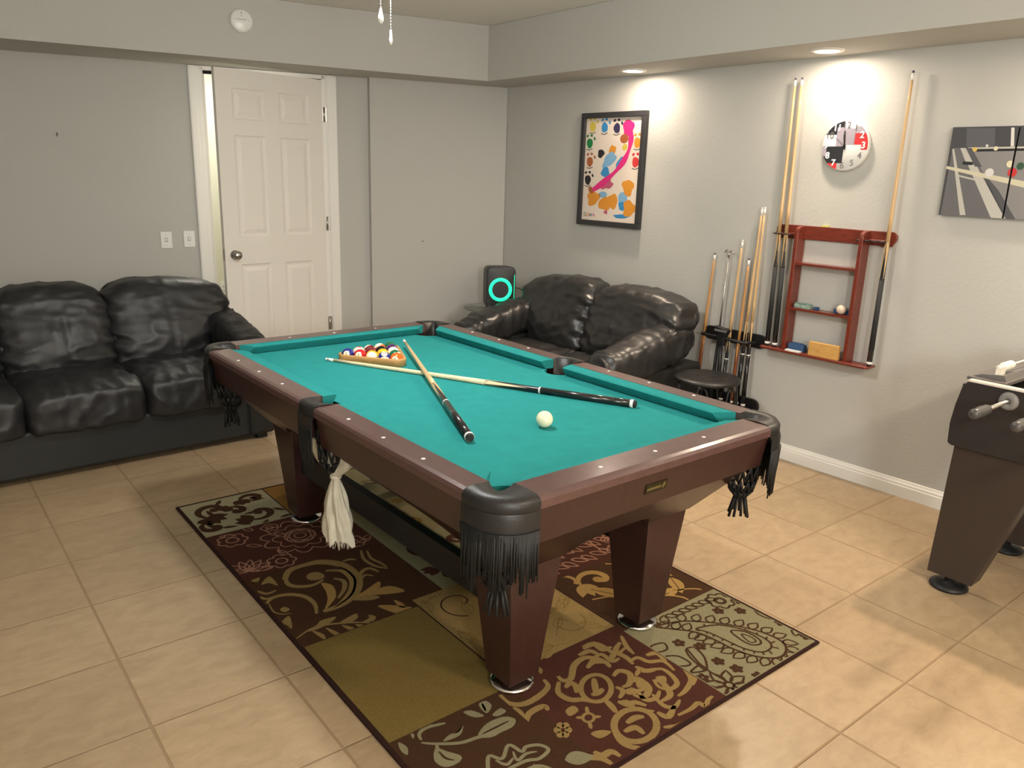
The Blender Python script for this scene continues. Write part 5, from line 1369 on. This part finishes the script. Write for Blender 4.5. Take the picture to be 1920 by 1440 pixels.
b = MB(); b.bar(-hx_+.036, hx_-.036, -hy_+.03, hy_-.03, .7, .705); b.build('play_field', mat('green_play_field', lin(40, 96, 60), .5), ft)
b = MB()
for y in (-hy_, hy_-.03): b.bar(-hx_+.04, hx_-.04, y-.003, y+.033, .880, .887)
b.build('top_rail', mat('bright_edge_trim', lin(206, 196, 186), .35), ft)
b = MB(); b.bar(-hx_+.02, -hx_+.16, -hy_+.035, hy_-.035, .880, .892)
b.prism([(-hx_+.03, .892), (-hx_+.15, .892), (-hx_+.14, .915), (-hx_+.06, .905)], -hy_+.06, hy_-.06, 'y')
b.build('end_top', mat('grey_end_cap', lin(98, 94, 92), .4), ft)
# scorer: ivory bead bar on brackets along y
scx = -hx_+.115
b = MB()
b.bar(scx-.012, scx+.012, -.30+.02, -.30+.05, .905, .945); b.bar(scx-.012, scx+.012, .27, .30, .905, .945); b.tube([(scx, -.29, .94), (scx, .29, .94)], .004, 8)
sb = b.build('scorer_bar', mat('ivory_plastic', lin(226, 220, 204), .35), ft)
for k in range(10):
    y = -.245+.024*k if k < 4 else -.08+.028*(k)
    b = MB(); b.lathe([(.006, -.011), (.015, -.008), (.017, 0), (.015, .008), (.006, .011)], (scx, y, .94), 18, 0, True, Matrix.Rotation(PI/2, 3, 'X')); b.build('score_bead', mat('ivory_bead', lin(232, 226, 210), .3) if k == 0 else bpy.data.materials['ivory_bead'], sb)
# rods with handles on the near side
for k in range(8):
    x = -hx_+.190+.148*k; z = .836
    ext = (-.315, -.355, -.20, -.16, -.22, -.15, -.2, -.16)[k]
    b = MB(); b.tube([(x, -hy_+ext+.06, z), (x, hy_+.10, z)], .0075, 12); rod = b.build('rod', 'steel', ft)
    b = MB(); b.lathe([(.009, 0), (.010, .012), (.028, .012), (.034, .006), (.035, 0)], (x, -hy_, z), 28, 0, True, MK); b.build('bearing', 'grey', rod)
    b = MB(); b.lathe([(.0001, 0), (.012, .001), (.019, .010), (.018, .035), (.021, .07), (.018, .10), (.019, .115), (.013, .13), (.009, .14), (.0001, .14)], (x, -hy_+ext, z), 20, 0, True, Matrix.Rotation(-PI/2, 3, 'X')); b.build('handle', 'grey' if k == 99 else mat('dark_grip_%d' % k, lin(74, 72, 70), .35), rod)
    for q in range((1, 2, 3, 5, 5, 3, 2, 1)[k]):
        n_ = (1, 2, 3, 5, 5, 3, 2, 1)[k]; y = (q-(n_-1)/2)*.12
        b = MB(); b.tube([(x, y, z+.035), (x, y, z+.02), (x, y, z-.05)], [.011, .014, .010], 10); b.sphere((x, y, z+.045), .012, 12); b.build('player_figure', mat('orange_player', lin(190, 96, 40), .4) if (k, q) == (0, 0) else bpy.data.materials['orange_player'], rod)
# legs: broad tapering slabs
for sx in (-1, 1):
    for sy in (-1, 1):
        b = MB(); xo, xi = sx*(hx_-.028), sx*(hx_-.36); bo, bi = sx*(hx_-.012), sx*(hx_-.185)
        yo, yi = sy*(hy_-.012), sy*(hy_-.10)
        vs = [(xo, yo, .63), (xi, yo, .63), (bi, yo, .055), (bo, yo, .055), (xo, yi, .63), (xi-sx*.0, yi, .63), (bi, yi, .055), (bo, yi, .055)]
        # chamfered inner lower corner
        b.add(vs, [(0, 1, 2, 3), (7, 6, 5, 4), (0, 4, 5, 1), (1, 5, 6, 2), (2, 6, 7, 3), (3, 7, 4, 0)])
        lg = b.build('leg', 'foosleg', ft, bevel=.004)
        b = MB(); b.lathe([(.0001, 0), (.068, 0), (.074, .006), (.072, .014), (.05, .022), (.02, .028), (.018, .06), (.0001, .06)], (sx*(hx_-.09), sy*(hy_-.055), 0), 32); b.build('levelling_foot', 'blackm', lg)
